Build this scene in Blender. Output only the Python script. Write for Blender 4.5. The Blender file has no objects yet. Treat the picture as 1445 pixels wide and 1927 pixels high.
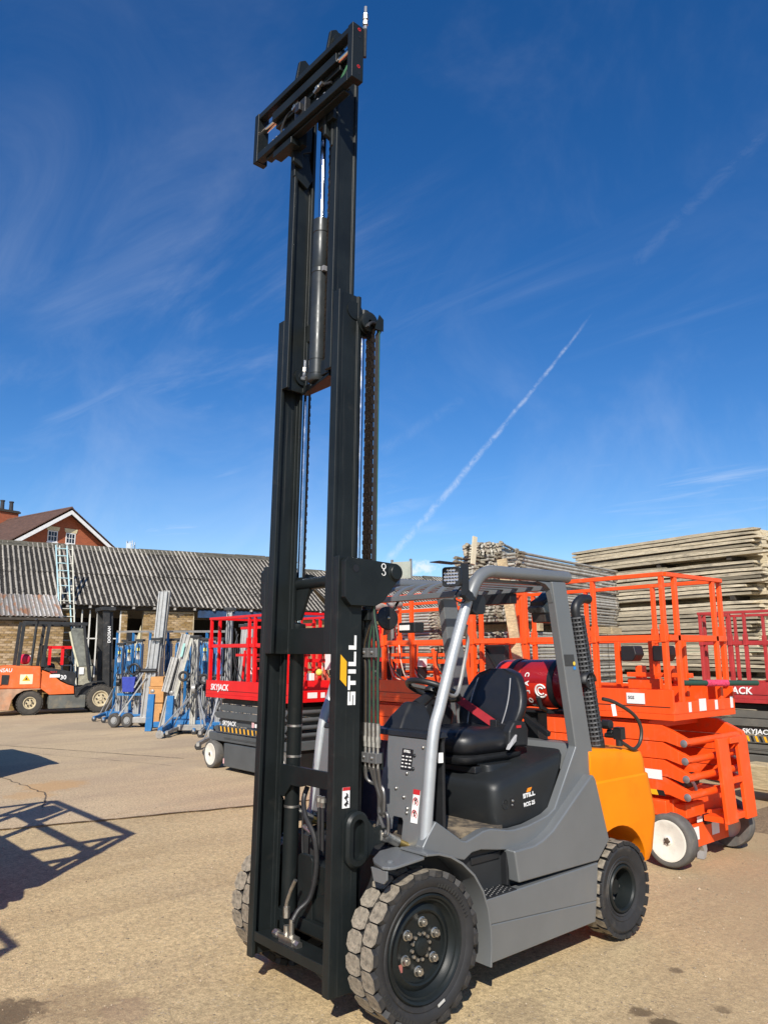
import bpy, bmesh, math, random
from math import sin, cos, pi, radians, tan
from mathutils import Vector as V, Matrix
random.seed(7)
SC = bpy.context.scene
COL = SC.collection
# ---------------------------------------------------------------- camera
CAM = V((3.3499, -2.6605, 1.6813))
yaw, pit, rol = radians(48.9257), radians(10.4888), radians(-0.2095)
_d = V((-sin(yaw)*cos(pit), cos(yaw)*cos(pit), sin(pit)))
_r = V((cos(yaw), sin(yaw), 0)); _u = _r.cross(_d)
RT = _r*cos(rol)+_u*sin(rol); UP = -_r*sin(rol)+_u*cos(rol)
cd = bpy.data.cameras.new('camera'); cam = bpy.data.objects.new('camera', cd); COL.objects.link(cam)
cam.matrix_world = Matrix(((RT.x, UP.x, -_d.x, CAM.x), (RT.y, UP.y, -_d.y, CAM.y), (RT.z, UP.z, -_d.z, CAM.z), (0, 0, 0, 1)))
cd.sensor_fit = 'VERTICAL'; cd.sensor_height = 24; cd.lens = 24*1435.28/1927
cd.clip_start = .05; cd.clip_end = 3000
SC.camera = cam
FPX = 1435.28
def pix(u, v):                       # direction of a photograph pixel, to find where things stand
    return (_d + RT*((u-722.5)/FPX) - UP*((v-963.5)/FPX))
# ---------------------------------------------------------------- light
SUNV = V((.677*cos(radians(36)), -.736*cos(radians(36)), sin(radians(36)))).normalized()
W = bpy.data.worlds.new('World'); SC.world = W; W.use_nodes = True
nt = W.node_tree; nt.nodes.clear()
def nd(t, tree=None, **kw):
    n = (tree or nt).nodes.new(t)
    for k, v in kw.items():
        if k in n.inputs.keys() if hasattr(n, 'inputs') else False: n.inputs[k].default_value = v
        else: setattr(n, k, v)
    return n
def lk(a, b, tree=None): (tree or nt).links.new(a, b)
sky = nd('ShaderNodeTexSky', sky_type='NISHITA', sun_disc=False, sun_elevation=radians(36), sun_rotation=math.atan2(SUNV.x, SUNV.y))
sky.altitude = 100; sky.air_density = .92; sky.dust_density = .25; sky.ozone_density = 3.0
hs = nd('ShaderNodeHueSaturation'); hs.inputs['Hue'].default_value = .508; hs.inputs['Saturation'].default_value = 1.33; hs.inputs['Value'].default_value = 1.0
lk(sky.outputs[0], hs.inputs['Color'])
tc = nd('ShaderNodeTexCoord')
def vmath(op, a, b=None, tree=None):
    n = nd('ShaderNodeVectorMath', tree); n.operation = op
    T = tree or nt
    if isinstance(a, (tuple, V)): n.inputs[0].default_value = tuple(a)
    else: T.links.new(a, n.inputs[0])
    if b is not None:
        if isinstance(b, (tuple, V)): n.inputs[1].default_value = tuple(b)
        else: T.links.new(b, n.inputs[1])
    return n.outputs['Value'] if op in ('DOT_PRODUCT', 'LENGTH') else n.outputs[0]
def fm(op, a, b=None, c=None, tree=None, clamp=False):
    n = nd('ShaderNodeMath', tree); n.operation = op; n.use_clamp = clamp
    T = tree or nt
    for i, x in enumerate((a, b, c)):
        if x is None: continue
        if isinstance(x, (int, float)): n.inputs[i].default_value = x
        else: T.links.new(x, n.inputs[i])
    return n.outputs[0]
def ramp(x, p0, p1, a=0., b=1., tree=None, smooth=True):
    n = nd('ShaderNodeMapRange', tree); T = tree or nt
    n.interpolation_type = 'SMOOTHSTEP' if smooth else 'LINEAR'
    T.links.new(x, n.inputs['Value'])
    n.inputs['From Min'].default_value = p0; n.inputs['From Max'].default_value = p1
    n.inputs['To Min'].default_value = a; n.inputs['To Max'].default_value = b
    return n.outputs[0]
def noise(vec, scale, detail=4, rough=.55, dist=0., tree=None):
    n = nd('ShaderNodeTexNoise', tree); T = tree or nt
    T.links.new(vec, n.inputs['Vector']); n.inputs['Scale'].default_value = scale
    n.inputs['Detail'].default_value = detail; n.inputs['Roughness'].default_value = rough; n.inputs['Distortion'].default_value = dist
    return n.outputs['Fac']
dirv = tc.outputs['Generated']
sep = nd('ShaderNodeSeparateXYZ'); lk(dirv, sep.inputs[0])
zc = fm('MAXIMUM', sep.outputs['Z'], .04)
pl = nd('ShaderNodeCombineXYZ'); lk(fm('DIVIDE', sep.outputs['X'], zc), pl.inputs[0]); lk(fm('DIVIDE', sep.outputs['Y'], zc), pl.inputs[1])
mp = nd('ShaderNodeMapping'); lk(pl.outputs[0], mp.inputs[0]); mp.inputs['Rotation'].default_value = (0, 0, .35); mp.inputs['Scale'].default_value = (.55, 1.7, 1)
cir = noise(mp.outputs[0], 1.3, 9, .62, .8)
big = noise(pl.outputs[0], .55, 3, .5)
cirrus = fm('MULTIPLY', ramp(cir, .44, .84), ramp(big, .40, .70))
cirrus = fm('MULTIPLY', cirrus, ramp(sep.outputs['Z'], .05, .75, .34, .10))
# contrails: great circles through two photographed points
def trail(a, b, w0, w1, amp, ns, mid=None):
    d1, d2 = pix(*a).normalized(), pix(*b).normalized()
    n = d1.cross(d2).normalized(); t = (d2-d1); L = t.length; t.normalize()
    along = fm('SUBTRACT', vmath('DOT_PRODUCT', dirv, t), d1.dot(t))
    s = fm('DIVIDE', along, L)
    wob = fm('ADD', fm('MULTIPLY', fm('SUBTRACT', noise(dirv, 14, 3), .5), .008), fm('MULTIPLY', fm('SUBTRACT', noise(dirv, 70, 4, .7), .5), .004))
    if mid:                                                  # gentle bend through a third point
        dm = pix(*mid).normalized(); sm = (dm-d1).dot(t)/L; k = -n.dot(dm)/(sm*(1-sm))
        wob = fm('ADD', wob, fm('MULTIPLY', fm('MULTIPLY', s, fm('SUBTRACT', 1, s)), k))
    dist = fm('ABSOLUTE', fm('ADD', vmath('DOT_PRODUCT', dirv, n), wob))
    wid = ramp(s, 0, 1, w0, w1, smooth=False)
    core = ramp(fm('DIVIDE', dist, wid), 1.15, 0)
    ends = fm('MULTIPLY', ramp(s, -.02, .04), ramp(s, 1.02, .85))
    front = ramp(vmath('DOT_PRODUCT', dirv, (d1+d2).normalized()), .7, .8)
    br = ramp(noise(dirv, ns, 6, .75, .6), .34, .66, .10, 1)
    return fm('MULTIPLY', fm('MULTIPLY', fm('MULTIPLY', core, ends), fm('MULTIPLY', br, amp)), front)
t1 = trail((722, 1062), (1112, 590), .0072, .0022, .34, 60, (862, 903))
t2 = trail((1190, 500), (1560, 125), .012, .010, .045, 22)
t3 = trail((715, 850), (880, 745), .012, .009, .05, 22)
# one small cumulus low over the yard
cd0 = pix(800, 1068).normalized()
dd = vmath('SUBTRACT', dirv, tuple(cd0)); 
q = nd('ShaderNodeVectorMath'); q.operation = 'MULTIPLY'; lk(dd, q.inputs[0]); q.inputs[1].default_value = (1, 1, 1.5)
cum = ramp(fm('ADD', vmath('LENGTH', q.outputs[0]), fm('MULTIPLY', fm('SUBTRACT', noise(dirv, 60, 6, .65), .5), .05)), .019, .006)
cum = fm('MULTIPLY', cum, .75)
veil = fm('MULTIPLY', ramp(noise(dirv, 3.2, 7, .62, .7), .45, .80), ramp(sep.outputs['Z'], .06, .6, .17, .05))
cirrus = fm('MAXIMUM', cirrus, veil)
tot = fm('MAXIMUM', fm('MAXIMUM', cirrus, t1), fm('MAXIMUM', fm('MAXIMUM', t2, t3), cum), clamp=True)
mx = nd('ShaderNodeMix'); mx.data_type = 'RGBA'
lk(tot, mx.inputs['Factor']); lk(hs.outputs[0], mx.inputs[6]); mx.inputs[7].default_value = (7.2, 7.6, 8.2, 1)
bg = nd('ShaderNodeBackground'); bg.inputs['Strength'].default_value = .110
lk(mx.outputs[2], bg.inputs[0])
wo = nd('ShaderNodeOutputWorld'); lk(bg.outputs[0], wo.inputs[0])
sl = bpy.data.lights.new('sun', 'SUN'); sl.energy = 5.0; sl.angle = radians(.5); sl.color = (1, .945, .85)
so = bpy.data.objects.new('sun', sl); COL.objects.link(so); so.rotation_euler = (-SUNV).to_track_quat('-Z', 'Y').to_euler()
so.location = (8, -9, 12)
vs = SC.view_settings; vs.view_transform = 'Standard'; vs.look = 'None'; vs.gamma = 1; vs.exposure = .25; vs.use_curve_mapping = False
# ---------------------------------------------------------------- materials
MATS = {}
def mat(name, col, rough=.5, metal=0., var=.12, vs_=6., bump=0., bs=60., dirt=None, dscale=3., damt=.35, dlo=.5, rnd=0., spec=None, coat=0., emit=None, scuff=None):
    """painted / worn surface: base colour, slow tone variation, patchy dirt, fine relief, per-piece random tone"""
    if name in MATS: return MATS[name]
    m = bpy.data.materials.new(name); m.use_nodes = True; T = m.node_tree
    b = T.nodes['Principled BSDF']; b.inputs['Roughness'].default_value = rough; b.inputs['Metallic'].default_value = metal
    if spec is not None: b.inputs['Specular IOR Level'].default_value = spec
    if coat: b.inputs['Coat Weight'].default_value = coat; b.inputs['Coat Roughness'].default_value = .12
    tcx = nd('ShaderNodeTexCoord', T); o = tcx.outputs['Object']
    col = tuple(col)+(1,)
    hsv = nd('ShaderNodeHueSaturation', T); hsv.inputs['Color'].default_value = col
    val = ramp(noise(o, vs_, 5, .6, tree=T), .25, .75, 1-var, 1+var, tree=T)
    if rnd:
        oi = nd('ShaderNodeObjectInfo', T)
        val = fm('MULTIPLY', val, ramp(oi.outputs['Random'], 0, 1, 1-rnd, 1+rnd, tree=T, smooth=False), tree=T)
        lk(ramp(oi.outputs['Random'], 0, 1, 1+rnd*.5, 1-rnd*.6, tree=T, smooth=False), hsv.inputs['Saturation'], T)
    lk(val, hsv.inputs['Value'], T)
    out = hsv.outputs[0]
    if scuff:                                                # rubbed vertical tracks
        ms = nd('ShaderNodeMapping', T); lk(o, ms.inputs[0], T); ms.inputs['Scale'].default_value = (60, 60, .9)
        f0 = ramp(noise(ms.outputs[0], 1.0, 7, .72, tree=T), .56, .74, 0, scuff[1], tree=T)
        mz = nd('ShaderNodeMix', T); mz.data_type = 'RGBA'; lk(f0, mz.inputs['Factor'], T); lk(out, mz.inputs[6], T); mz.inputs[7].default_value = tuple(scuff[0])+(1,); out = mz.outputs[2]
    if dirt:
        f = ramp(noise(o, dscale, 8, .68, .4, tree=T), dlo, dlo+.22, 0, damt, tree=T)
        mxx = nd('ShaderNodeMix', T); mxx.data_type = 'RGBA'; lk(f, mxx.inputs['Factor'], T); lk(out, mxx.inputs[6], T); mxx.inputs[7].default_value = tuple(dirt)+(1,)
        out = mxx.outputs[2]
        lk(fm('ADD', fm('MULTIPLY', f, .35, tree=T), rough, tree=T, clamp=True), b.inputs['Roughness'], T)
    else:
        lk(ramp(noise(o, vs_*2.3, 4, .6, tree=T), .3, .7, max(rough-.06, .02), min(rough+.08, 1), tree=T), b.inputs['Roughness'], T)
    lk(out, b.inputs['Base Color'], T)
    if bump:
        bn = nd('ShaderNodeBump', T); bn.inputs['Strength'].default_value = bump; bn.inputs['Distance'].default_value = .004
        lk(noise(o, bs, 5, .6, tree=T), bn.inputs['Height'], T); lk(bn.outputs[0], b.inputs['Normal'], T)
    if emit: b.inputs['Emission Color'].default_value = col; b.inputs['Emission Strength'].default_value = emit
    MATS[name] = m; return m
# ---------------------------------------------------------------- mesh helpers
class MB:
    def __init__(s): s.v = []; s.f = []
    def add(s, vs_, fs):
        k = len(s.v); s.v += [tuple(x) for x in vs_]; s.f += [tuple(i+k for i in f) for f in fs]; return s
    def box(s, x0, x1, y0, y1, z0, z1, M=None):
        x0, x1 = sorted((x0, x1)); y0, y1 = sorted((y0, y1)); z0, z1 = sorted((z0, z1))
        vs_ = [V((x, y, z)) for x in (x0, x1) for y in (y0, y1) for z in (z0, z1)]
        if M: vs_ = [M @ p for p in vs_]
        return s.add(vs_, [(0, 1, 3, 2), (4, 6, 7, 5), (0, 4, 5, 1), (2, 3, 7, 6), (0, 2, 6, 4), (1, 5, 7, 3)])
    def bar(s, p, q, w, h=None, up=(0, 0, 1)):
        p, q = V(p), V(q); h = h or w; d = (q-p).normalized(); up = V(up)
        if abs(d.dot(up)) > .98: up = V((1, 0, 0)) if abs(d.x) < .9 else V((0, 1, 0))
        a = d.cross(up).normalized()*(w/2); b = a.cross(d).normalized()*(h/2)
        vs_ = [p-a-b, p+a-b, p+a+b, p-a+b, q-a-b, q+a-b, q+a+b, q-a+b]
        return s.add(vs_, [(0, 3, 2, 1), (4, 5, 6, 7), (0, 1, 5, 4), (1, 2, 6, 5), (2, 3, 7, 6), (3, 0, 4, 7)])
    def tube(s, pts, r, n=10, cap=True, closed=False, flat=1.):
        pts = [V(p) for p in pts]; N = len(pts); rr = r if isinstance(r, (list, tuple)) else [r]*N
        tg = []
        for i in range(N):
            a = pts[i-1] if (i > 0 or closed) else pts[i]; b = pts[(i+1) % N] if (i < N-1 or closed) else pts[i]
            tg.append((b-a).normalized())
        u = tg[0].orthogonal().normalized(); rings = []
        if flat != 1.: u = (V((0, 0, 1))-tg[0]*tg[0].z).normalized()
        for i in range(N):
            u = (u-tg[i]*u.dot(tg[i])).normalized(); w = tg[i].cross(u)
            rings.append([pts[i]+(u*cos(2*pi*k/n)*flat+w*sin(2*pi*k/n))*rr[i] for k in range(n)])
        vs_ = [p for r_ in rings for p in r_]; fs = []
        for i in range(N if closed else N-1):
            j = (i+1) % N
            for k in range(n):
                l = (k+1) % n; fs.append((i*n+k, i*n+l, j*n+l, j*n+k))
        if cap and not closed: fs += [tuple(range(n))[::-1], tuple((N-1)*n+k for k in range(n))]
        return s.add(vs_, fs)
    def cyl(s, p, q, r, n=16, r2=None): return s.tube([p, q], [r, r if r2 is None else r2], n)
    def lathe(s, prof, o, ax, n=32):
        """prof: (radius, offset along ax)"""
        o, ax = V(o), V(ax).normalized(); u = ax.orthogonal().normalized(); w = ax.cross(u); N = len(prof)
        vs_ = [o+ax*h+(u*cos(2*pi*k/n)+w*sin(2*pi*k/n))*max(r, 1e-4) for r, h in prof for k in range(n)]
        fs = [(i*n+k, i*n+(k+1) % n, (i+1)*n+(k+1) % n, (i+1)*n+k) for i in range(N-1) for k in range(n)]
        return s.add(vs_, fs)
    def prism(s, poly, ax, a, b, M=None):
        mk = {'x': lambda p, t: V((t, p[0], p[1])), 'y': lambda p, t: V((p[0], t, p[1])), 'z': lambda p, t: V((p[0], p[1], t))}[ax]
        n = len(poly); vs_ = [mk(p, a) for p in poly]+[mk(p, b) for p in poly]
        if M: vs_ = [M @ p for p in vs_]
        return s.add(vs_, [tuple(range(n))[::-1], tuple(range(n, 2*n))]+[(i, (i+1) % n, n+(i+1) % n, n+i) for i in range(n)])
    def loft(s, rings, cap=True):
        n = len(rings[0]); vs_ = [p for r in rings for p in r]
        fs = [(i*n+k, i*n+(k+1) % n, (i+1)*n+(k+1) % n, (i+1)*n+k) for i in range(len(rings)-1) for k in range(n)]
        if cap: fs += [tuple(range(n))[::-1], tuple((len(rings)-1)*n+k for k in range(n))]
        return s.add(vs_, fs)
    def sphere(s, c, r, n=10, m=6, sc=(1, 1, 1)):
        c = V(c); vs_ = []
        for i in range(m+1):
            t = pi*i/m
            for k in range(n): vs_.append(c+V((sin(t)*cos(2*pi*k/n)*sc[0], sin(t)*sin(2*pi*k/n)*sc[1], cos(t)*sc[2]))*r)
        return s.add(vs_, [(i*n+k, (i+1)*n+k, (i+1)*n+(k+1) % n, i*n+(k+1) % n) for i in range(m) for k in range(n)])
    def mesh(s, name, m=None, smooth=35, mods=()):
        me = bpy.data.meshes.new(name); me.from_pydata(s.v, [], s.f)
        bm = bmesh.new(); bm.from_mesh(me); bmesh.ops.recalc_face_normals(bm, faces=bm.faces); bm.to_mesh(me); bm.free()
        if m: me.materials.append(m)
        if smooth:
            me.shade_smooth()
            if smooth < 180: me.set_sharp_from_angle(angle=radians(smooth))
        return me
    def build(s, name, m, parent=None, bevel=0, smooth=35, sub=0, rot=None, seg=2, label=None):
        me = s.mesh(name, m, 0 if bevel else smooth); ob = bpy.data.objects.new(name, me); COL.objects.link(ob)
        if parent: ob.parent = parent
        if rot: ob.rotation_euler = rot
        if bevel:
            me.shade_smooth()
            md = ob.modifiers.new('bevel', 'BEVEL'); md.width = bevel; md.segments = seg; md.limit_method = 'ANGLE'; md.angle_limit = radians(32); md.harden_normals = True
        if sub:
            md = ob.modifiers.new('sub', 'SUBSURF'); md.levels = sub; md.render_levels = sub
        if label: ob['label'] = label
        return ob
def tag(o, label=None, cat=None, group=None, kind=None):
    for k, v in (('label', label), ('category', cat), ('group', group), ('kind', kind)):
        if v: o[k] = v
    return o
def thing(name, label, cat, loc=(0, 0, 0), rz=0, group=None):
    o = bpy.data.objects.new(name, None); o.empty_display_size = .2; COL.objects.link(o); o.location = loc; o.rotation_euler = (0, 0, rz)
    return tag(o, label, cat, group)
def inst(ob, parent=None, loc=None, rot=None):
    c = ob.copy(); COL.objects.link(c)
    if parent is not None: c.parent = parent
    if loc is not None: c.location = loc
    if rot is not None: c.rotation_euler = rot
    return c
def copy_tree(o, loc=None, rz=None, label=None, parent=None):
    c = o.copy(); COL.objects.link(c)
    if parent: c.parent = parent
    for ch in list(o.children): copy_tree(ch, parent=c)
    if loc is not None: c.location = loc
    if rz is not None: c.rotation_euler = (0, 0, rz)
    if label: c['label'] = label
    return c
def frame_mat(o, right, up):
    r, u = V(right).normalized(), V(up).normalized(); n = r.cross(u)
    return Matrix(((r.x, u.x, n.x, o[0]), (r.y, u.y, n.y, o[1]), (r.z, u.z, n.z, o[2]), (0, 0, 0, 1)))
def text(s, size, m, parent, name, o, right=(0, 1, 0), up=(0, 0, 1), shear=0., bold=.0, sx=1., rot=None, align='LEFT'):
    cu = bpy.data.curves.new(name, 'FONT'); cu.body = s; cu.size = size; cu.shear = shear; cu.offset = bold*size; cu.extrude = .0006; cu.align_x = align; cu.resolution_u = 3
    tmp = bpy.data.objects.new(name, cu); COL.objects.link(tmp)
    bpy.context.view_layer.update()
    me = bpy.data.meshes.new_from_object(tmp.evaluated_get(bpy.context.evaluated_depsgraph_get()))
    bpy.data.objects.remove(tmp); bpy.data.curves.remove(cu)
    Mx = frame_mat(o, right, up) @ Matrix.Diagonal((sx, 1, 1, 1)); me.transform(Mx); me.materials.clear(); me.materials.append(m)
    ob = bpy.data.objects.new(name, me); COL.objects.link(ob); ob.parent = parent
    if rot: ob.rotation_euler = rot
    return ob
def decal(name, m, parent, o, w, h, right=(0, 1, 0), up=(0, 0, 1), t=.0015, rot=None, pts=None):
    M = frame_mat(o, right, up); mb = MB()
    if pts: mb.prism(pts, 'z', 0, t, M)
    else: mb.box(0, w, 0, h, 0, t, M)
    return mb.build(name, m, parent, rot=rot, smooth=0)
def rrect(x0, x1, y0, y1, r, n=4):
    P = []
    for cx, cy, a in ((x1-r, y1-r, 0), (x0+r, y1-r, 90), (x0+r, y0+r, 180), (x1-r, y0+r, 270)):
        P += [(cx+r*cos(radians(a+90*i/n)), cy+r*sin(radians(a+90*i/n))) for i in range(n+1)]
    return P
def arc(c, r, a0, a1, n): return [(c[0]+r*cos(radians(a0+(a1-a0)*i/n)), c[1]+r*sin(radians(a0+(a1-a0)*i/n))) for i in range(n+1)]
def bez(P, n=12):
    P = [V(p) for p in P]; out = []
    for i in range(len(P)-1):
        p0, p1, p2, p3 = P[max(i-1, 0)], P[i], P[i+1], P[min(i+2, len(P)-1)]
        for k in range(n):
            t = k/n; out.append(.5*((2*p1)+(p2-p0)*t+(2*p0-5*p1+4*p2-p3)*t*t+(3*p1-p0-3*p2+p3)*t**3))
    return out+[P[-1]]
def apply_mods(ob):
    me = bpy.data.meshes.new_from_object(ob.evaluated_get(bpy.context.evaluated_depsgraph_get())); ob.modifiers.clear(); ob.data = me
# shared materials
GREY = mat('grey_body_paint', (.175, .185, .19), .40, .3, .06, 3, .05, 400, coat=.15, dirt=(.26, .235, .19), dscale=2.2, damt=.30, dlo=.54)
MAST = mat('anthracite_mast_paint', (.0105, .0135, .0140), .42, 0, .2, 5, .1, 250, dirt=(.05, .046, .04), dscale=7, damt=.22, dlo=.55, spec=.26)
RAIL = mat('rubbed_mast_rail_paint', (.0105, .0135, .0140), .42, 0, .22, 5, .1, 250, dirt=(.06, .055, .045), dscale=9, damt=.25, dlo=.56, spec=.28, scuff=((.085, .083, .075), .55))
BLACK = mat('black_plastic', (.014, .015, .017), .45, 0, .1, 8, .1, 300)
HOOD = mat('charcoal_moulded_hood', (.0165, .0185, .020), .42, 0, .12, 4, .12, 500, spec=.35, dirt=(.07, .065, .055), dscale=4, damt=.25, dlo=.56)
CHROME = mat('polished_rod', (.75, .77, .80), .14, 1, .05)
ZINC = mat('zinc_fitting', (.46, .44, .40), .40, .95, .25, 30, dirt=(.12, .10, .08), dscale=25, damt=.5)
RUB = mat('tyre_rubber', (.020, .020, .021), .66, 0, .2, 12, .25, 150, dirt=(.14, .115, .085), dscale=7, damt=.42, dlo=.50)
TREAD = mat('dusty_tyre_tread', (.25, .215, .165), .92, 0, .3, 30, .8, 120, dirt=(.085, .075, .06), dscale=45, damt=.75, dlo=.46)
SEAT = mat('black_seat_vinyl', (.013, .014, .017), .38, 0, .1, 8, .15, 600)
WHITE = mat('white_print', (.82, .82, .80), .5, 0, .03)
PRED = mat('red_print', (.5, .02, .025), .5, 0, .05)
PBLK = mat('black_print', (.01, .01, .012), .5, 0, .05)
PYEL = mat('yellow_print', (.85, .42, .01), .45, 0, .05)
PORG = mat('orange_print', (.85, .26, .01), .45, 0, .05)
CWT = mat('amber_counterweight_paint', (.86, .235, .0015), .5, 0, .06, 3, .12, 120, spec=.22, dirt=(.55, .14, .01), dscale=5, damt=.35, dlo=.56)
HOSE = mat('black_rubber_hose', (.016, .016, .017), .5, 0, .15, 20)
HGRN = mat('green_print_stripe', (.03, .12, .05), .5, 0, .2, 60)
# ================================================================ the grey forklift
TRK = thing('forklift_truck', 'grey forklift truck with amber counterweight and raised black triple mast in the foreground', 'forklift')
TILT = (-radians(1.2414), 0, 0)
def P(mb, name, m, bevel=0, rot=None, parent=None, **k): return mb.build(name, m, parent or TRK, bevel=bevel, rot=rot, **k)
# --- mast uprights: channels that nest inside each other
def channel(xo, xi, y0, y1, z0, z1, web=.016, fl=.022):
    s = 1 if xo > 0 else -1; w = xo-s*web
    return MB().prism([(xo, y0), (xi, y0), (xi, y0+fl), (w, y0+fl), (w, y1-fl), (xi, y1-fl), (xi, y1), (xo, y1)], 'z', z0, z1)
def ibeam(xo, xi, y0, y1, z0, z1, fl=.022):
    s = 1 if xo > 0 else -1; a = xo-s*.010; b = a-s*.018
    return MB().prism([(xo, y0), (xi, y0), (xi, y0+fl), (b, y0+fl), (b, y1-fl), (xi, y1-fl), (xi, y1), (xo, y1), (xo, y1-fl), (a, y1-fl), (a, y0+fl), (xo, y0+fl)], 'z', z0, z1)
for s in (1, -1):
    P(channel(s*.3495, s*.2995, -.391, -.236, .143, 2.155), 'mast_upright', RAIL, .004, TILT)
    P(ibeam(s*.2965, s*.238, -.391, -.236, 1.672, 3.622), 'mast_upright', RAIL, .004, TILT)
    P(ibeam(s*.2345, s*.180, -.393, -.24, 3.185, 5.16), 'mast_upright', RAIL, .004, TILT)
    for z, x, r in ((3.53, .272, .052), (2.06, .325, .052), (3.28, .208, .05)):
        P(MB().lathe([(.0, 0), (r*.55, 0), (r*.6, .004), (r, .006), (r, .04), (0, .04)], (s*(x-.02), -.275, z), (s, 0, 0), 24), 'guide_roller', MAST, rot=TILT)
# cross members
b = MB(); b.box(-.298, .298, -.375, -.25, .236, .264); b.prism([(-.298, .236), (-.298, .215), (-.2, .236)], 'y', -.372, -.30); b.prism([(.298, .236), (.298, .19), (.18, .236)], 'y', -.372, -.30)
b.box(-.298, .298, -.385, -.3755, .225, .272)
P(b, 'mast_foot_beam', MAST, .003, TILT)
P(MB().prism([(-.328, .92), (-.328, 1.085), (.328, 1.085), (.328, 1.0), (-.06, 1.0), (-.12, .985), (-.2, .985), (-.26, .92)], 'y', -.257, -.237), 'cross_member', MAST, .003, TILT)
P(MB().prism([(-.237, 1.672), (.237, 1.672), (.237, 1.812), (-.237, 1.812)], 'y', -.270, -.252), 'cross_member', MAST, .003, TILT)
b = MB().cyl((-.33, -.215, 2.06), (.33, -.215, 2.06), .033, 20); b.prism([(-.33, 2.1), (-.2, 2.1), (-.12, 2.03), (-.2, 1.86), (-.33, 1.86)], 'y', -.232, -.214)
P(b, 'cross_tube', MAST, .0, TILT)
b = MB().prism([(-.178, -.285), (.178, -.36), (.178, -.245), (-.178, -.245)], 'z', 3.165, 3.183); b.box(.10, .176, -.36, -.25, 3.184, 3.27); b.box(-.178, -.1, -.28, -.25, 3.184, 3.22)
P(b, 'cylinder_seat', MAST, .004, TILT)
P(MB().box(-.236, .236, -.262, -.245, 3.50, 3.61), 'cross_member', MAST, .003, TILT)
# lift cylinders
for s in (1, -1):
    c = MB().lathe([(0, .262), (.046, .262), (.046, .32), (.041, .325), (.041, 1.80), (.044, 1.805), (.044, 1.84), (.02, 1.845), (.014, 1.85)], (s*.262, -.20, 0), (0, 0, 1), 24)
    cy = P(c, 'lift_cylinder', MAST, rot=TILT)
    for z in (.86, 1.12, 1.28): P(MB().lathe([(.0415, 0), (.0428, .001), (.0428, .012), (.0415, .013)], (s*.262, -.20, z), (0, 0, 1), 24), 'clamp_ring', ZINC if s < 0 else MAST, parent=cy)
    P(MB().cyl((s*.262, -.20, 1.85), (s*.262, -.20, 3.42), .015, 16), 'piston_rod', CHROME, parent=cy)
    P(MB().cyl((s*.262, -.20, 3.42), (s*.262, -.20, 3.52), .03, 16), 'rod_head', MAST, parent=cy)
c = MB().lathe([(0, 3.187), (.046, 3.187), (.051, 3.195), (.051, 3.225), (.046, 3.228), (.048, 3.23), (.048, 3.31), (.046, 3.312), (.048, 3.314), (.048, 3.845), (.0465, 3.848), (.0495, 3.851), (.0495, 3.875), (.0465, 3.878), (.048, 3.881), (.048, 4.10), (.0465, 4.105), (.0495, 4.108), (.0495, 4.19), (.03, 4.195), (.022, 4.2)], (0, -.312, 0), (0, 0, 1), 32)
cy = P(c, 'free_lift_cylinder', mat('anthracite_gloss_paint', (.032, .037, .04), .36, .2, .1, spec=.4), rot=TILT)
P(MB().cyl((0, -.312, 4.2), (0, -.312, 4.98), .0205, 20), 'piston_rod', CHROME, parent=cy)
P(MB().box(.048, .066, -.335, -.31, 3.845, 3.875), 'clamp_block', mat('grey_block', (.22, .22, .23), .5), parent=cy)
b = MB().tube(bez([(-.075, -.345, 3.33), (-.075, -.345, 3.27), (-.074, -.35, 3.235), (-.05, -.355, 3.215)], 4), .008, 8); b.cyl((-.075, -.345, 3.26), (-.075, -.345, 3.285), .014, 6); b.cyl((-.085, -.35, 3.225), (-.045, -.35, 3.21), .013, 6)
P(b, 'oil_pipe', ZINC, parent=cy)
# chains
def chain(name, x, y, z0, z1, w=.030, p=.0254):
    b = MB(); n = int((z1-z0)/p)
    for i in range(n):
        z = z0+i*p; o = 0 if i % 2 else .0045
        for xx in (-w/2+o, -w*.17, w*.17, w/2-o):
            b.prism(rrect(y-.011, y+.011, z-.0145, z+.0145, .007, 2), 'x', x+xx-.0015, x+xx+.0015)
        b.cyl((x-w/2-.002, y, z+.0127), (x+w/2+.002, y, z+.0127), .0042, 6)
    return b
CHAIN = mat('oily_lift_chain', (.045, .034, .026), .38, .7, .35, 80, dirt=(.13, .07, .03), dscale=60, damt=.5)
P(chain('c', .318, -.185, 2.02, 3.47, .052), 'lift_chain', CHAIN, rot=TILT, smooth=0)
P(chain('c', -.285, -.165, 1.9, 3.44, .022), 'lift_chain', CHAIN, rot=TILT, smooth=0)
P(chain('c', .062, -.30, 3.25, 4.95, .02), 'lift_chain', CHAIN, rot=TILT, smooth=0)
for s in (1, -1):
    b = MB().lathe([(.012, -.022), (.05, -.022), (.058, -.018), (.058, -.014), (.048, -.012), (.048, .012), (.058, .014), (.058, .018), (.05, .022), (.012, .022)], (s*.318, -.205, 3.47), (1, 0, 0), 24)
    b.box(s*.262-.02, s*.262+.02, -.222, -.178, 3.40, 3.5)
    P(b, 'chain_pulley', MAST, rot=TILT)
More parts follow.
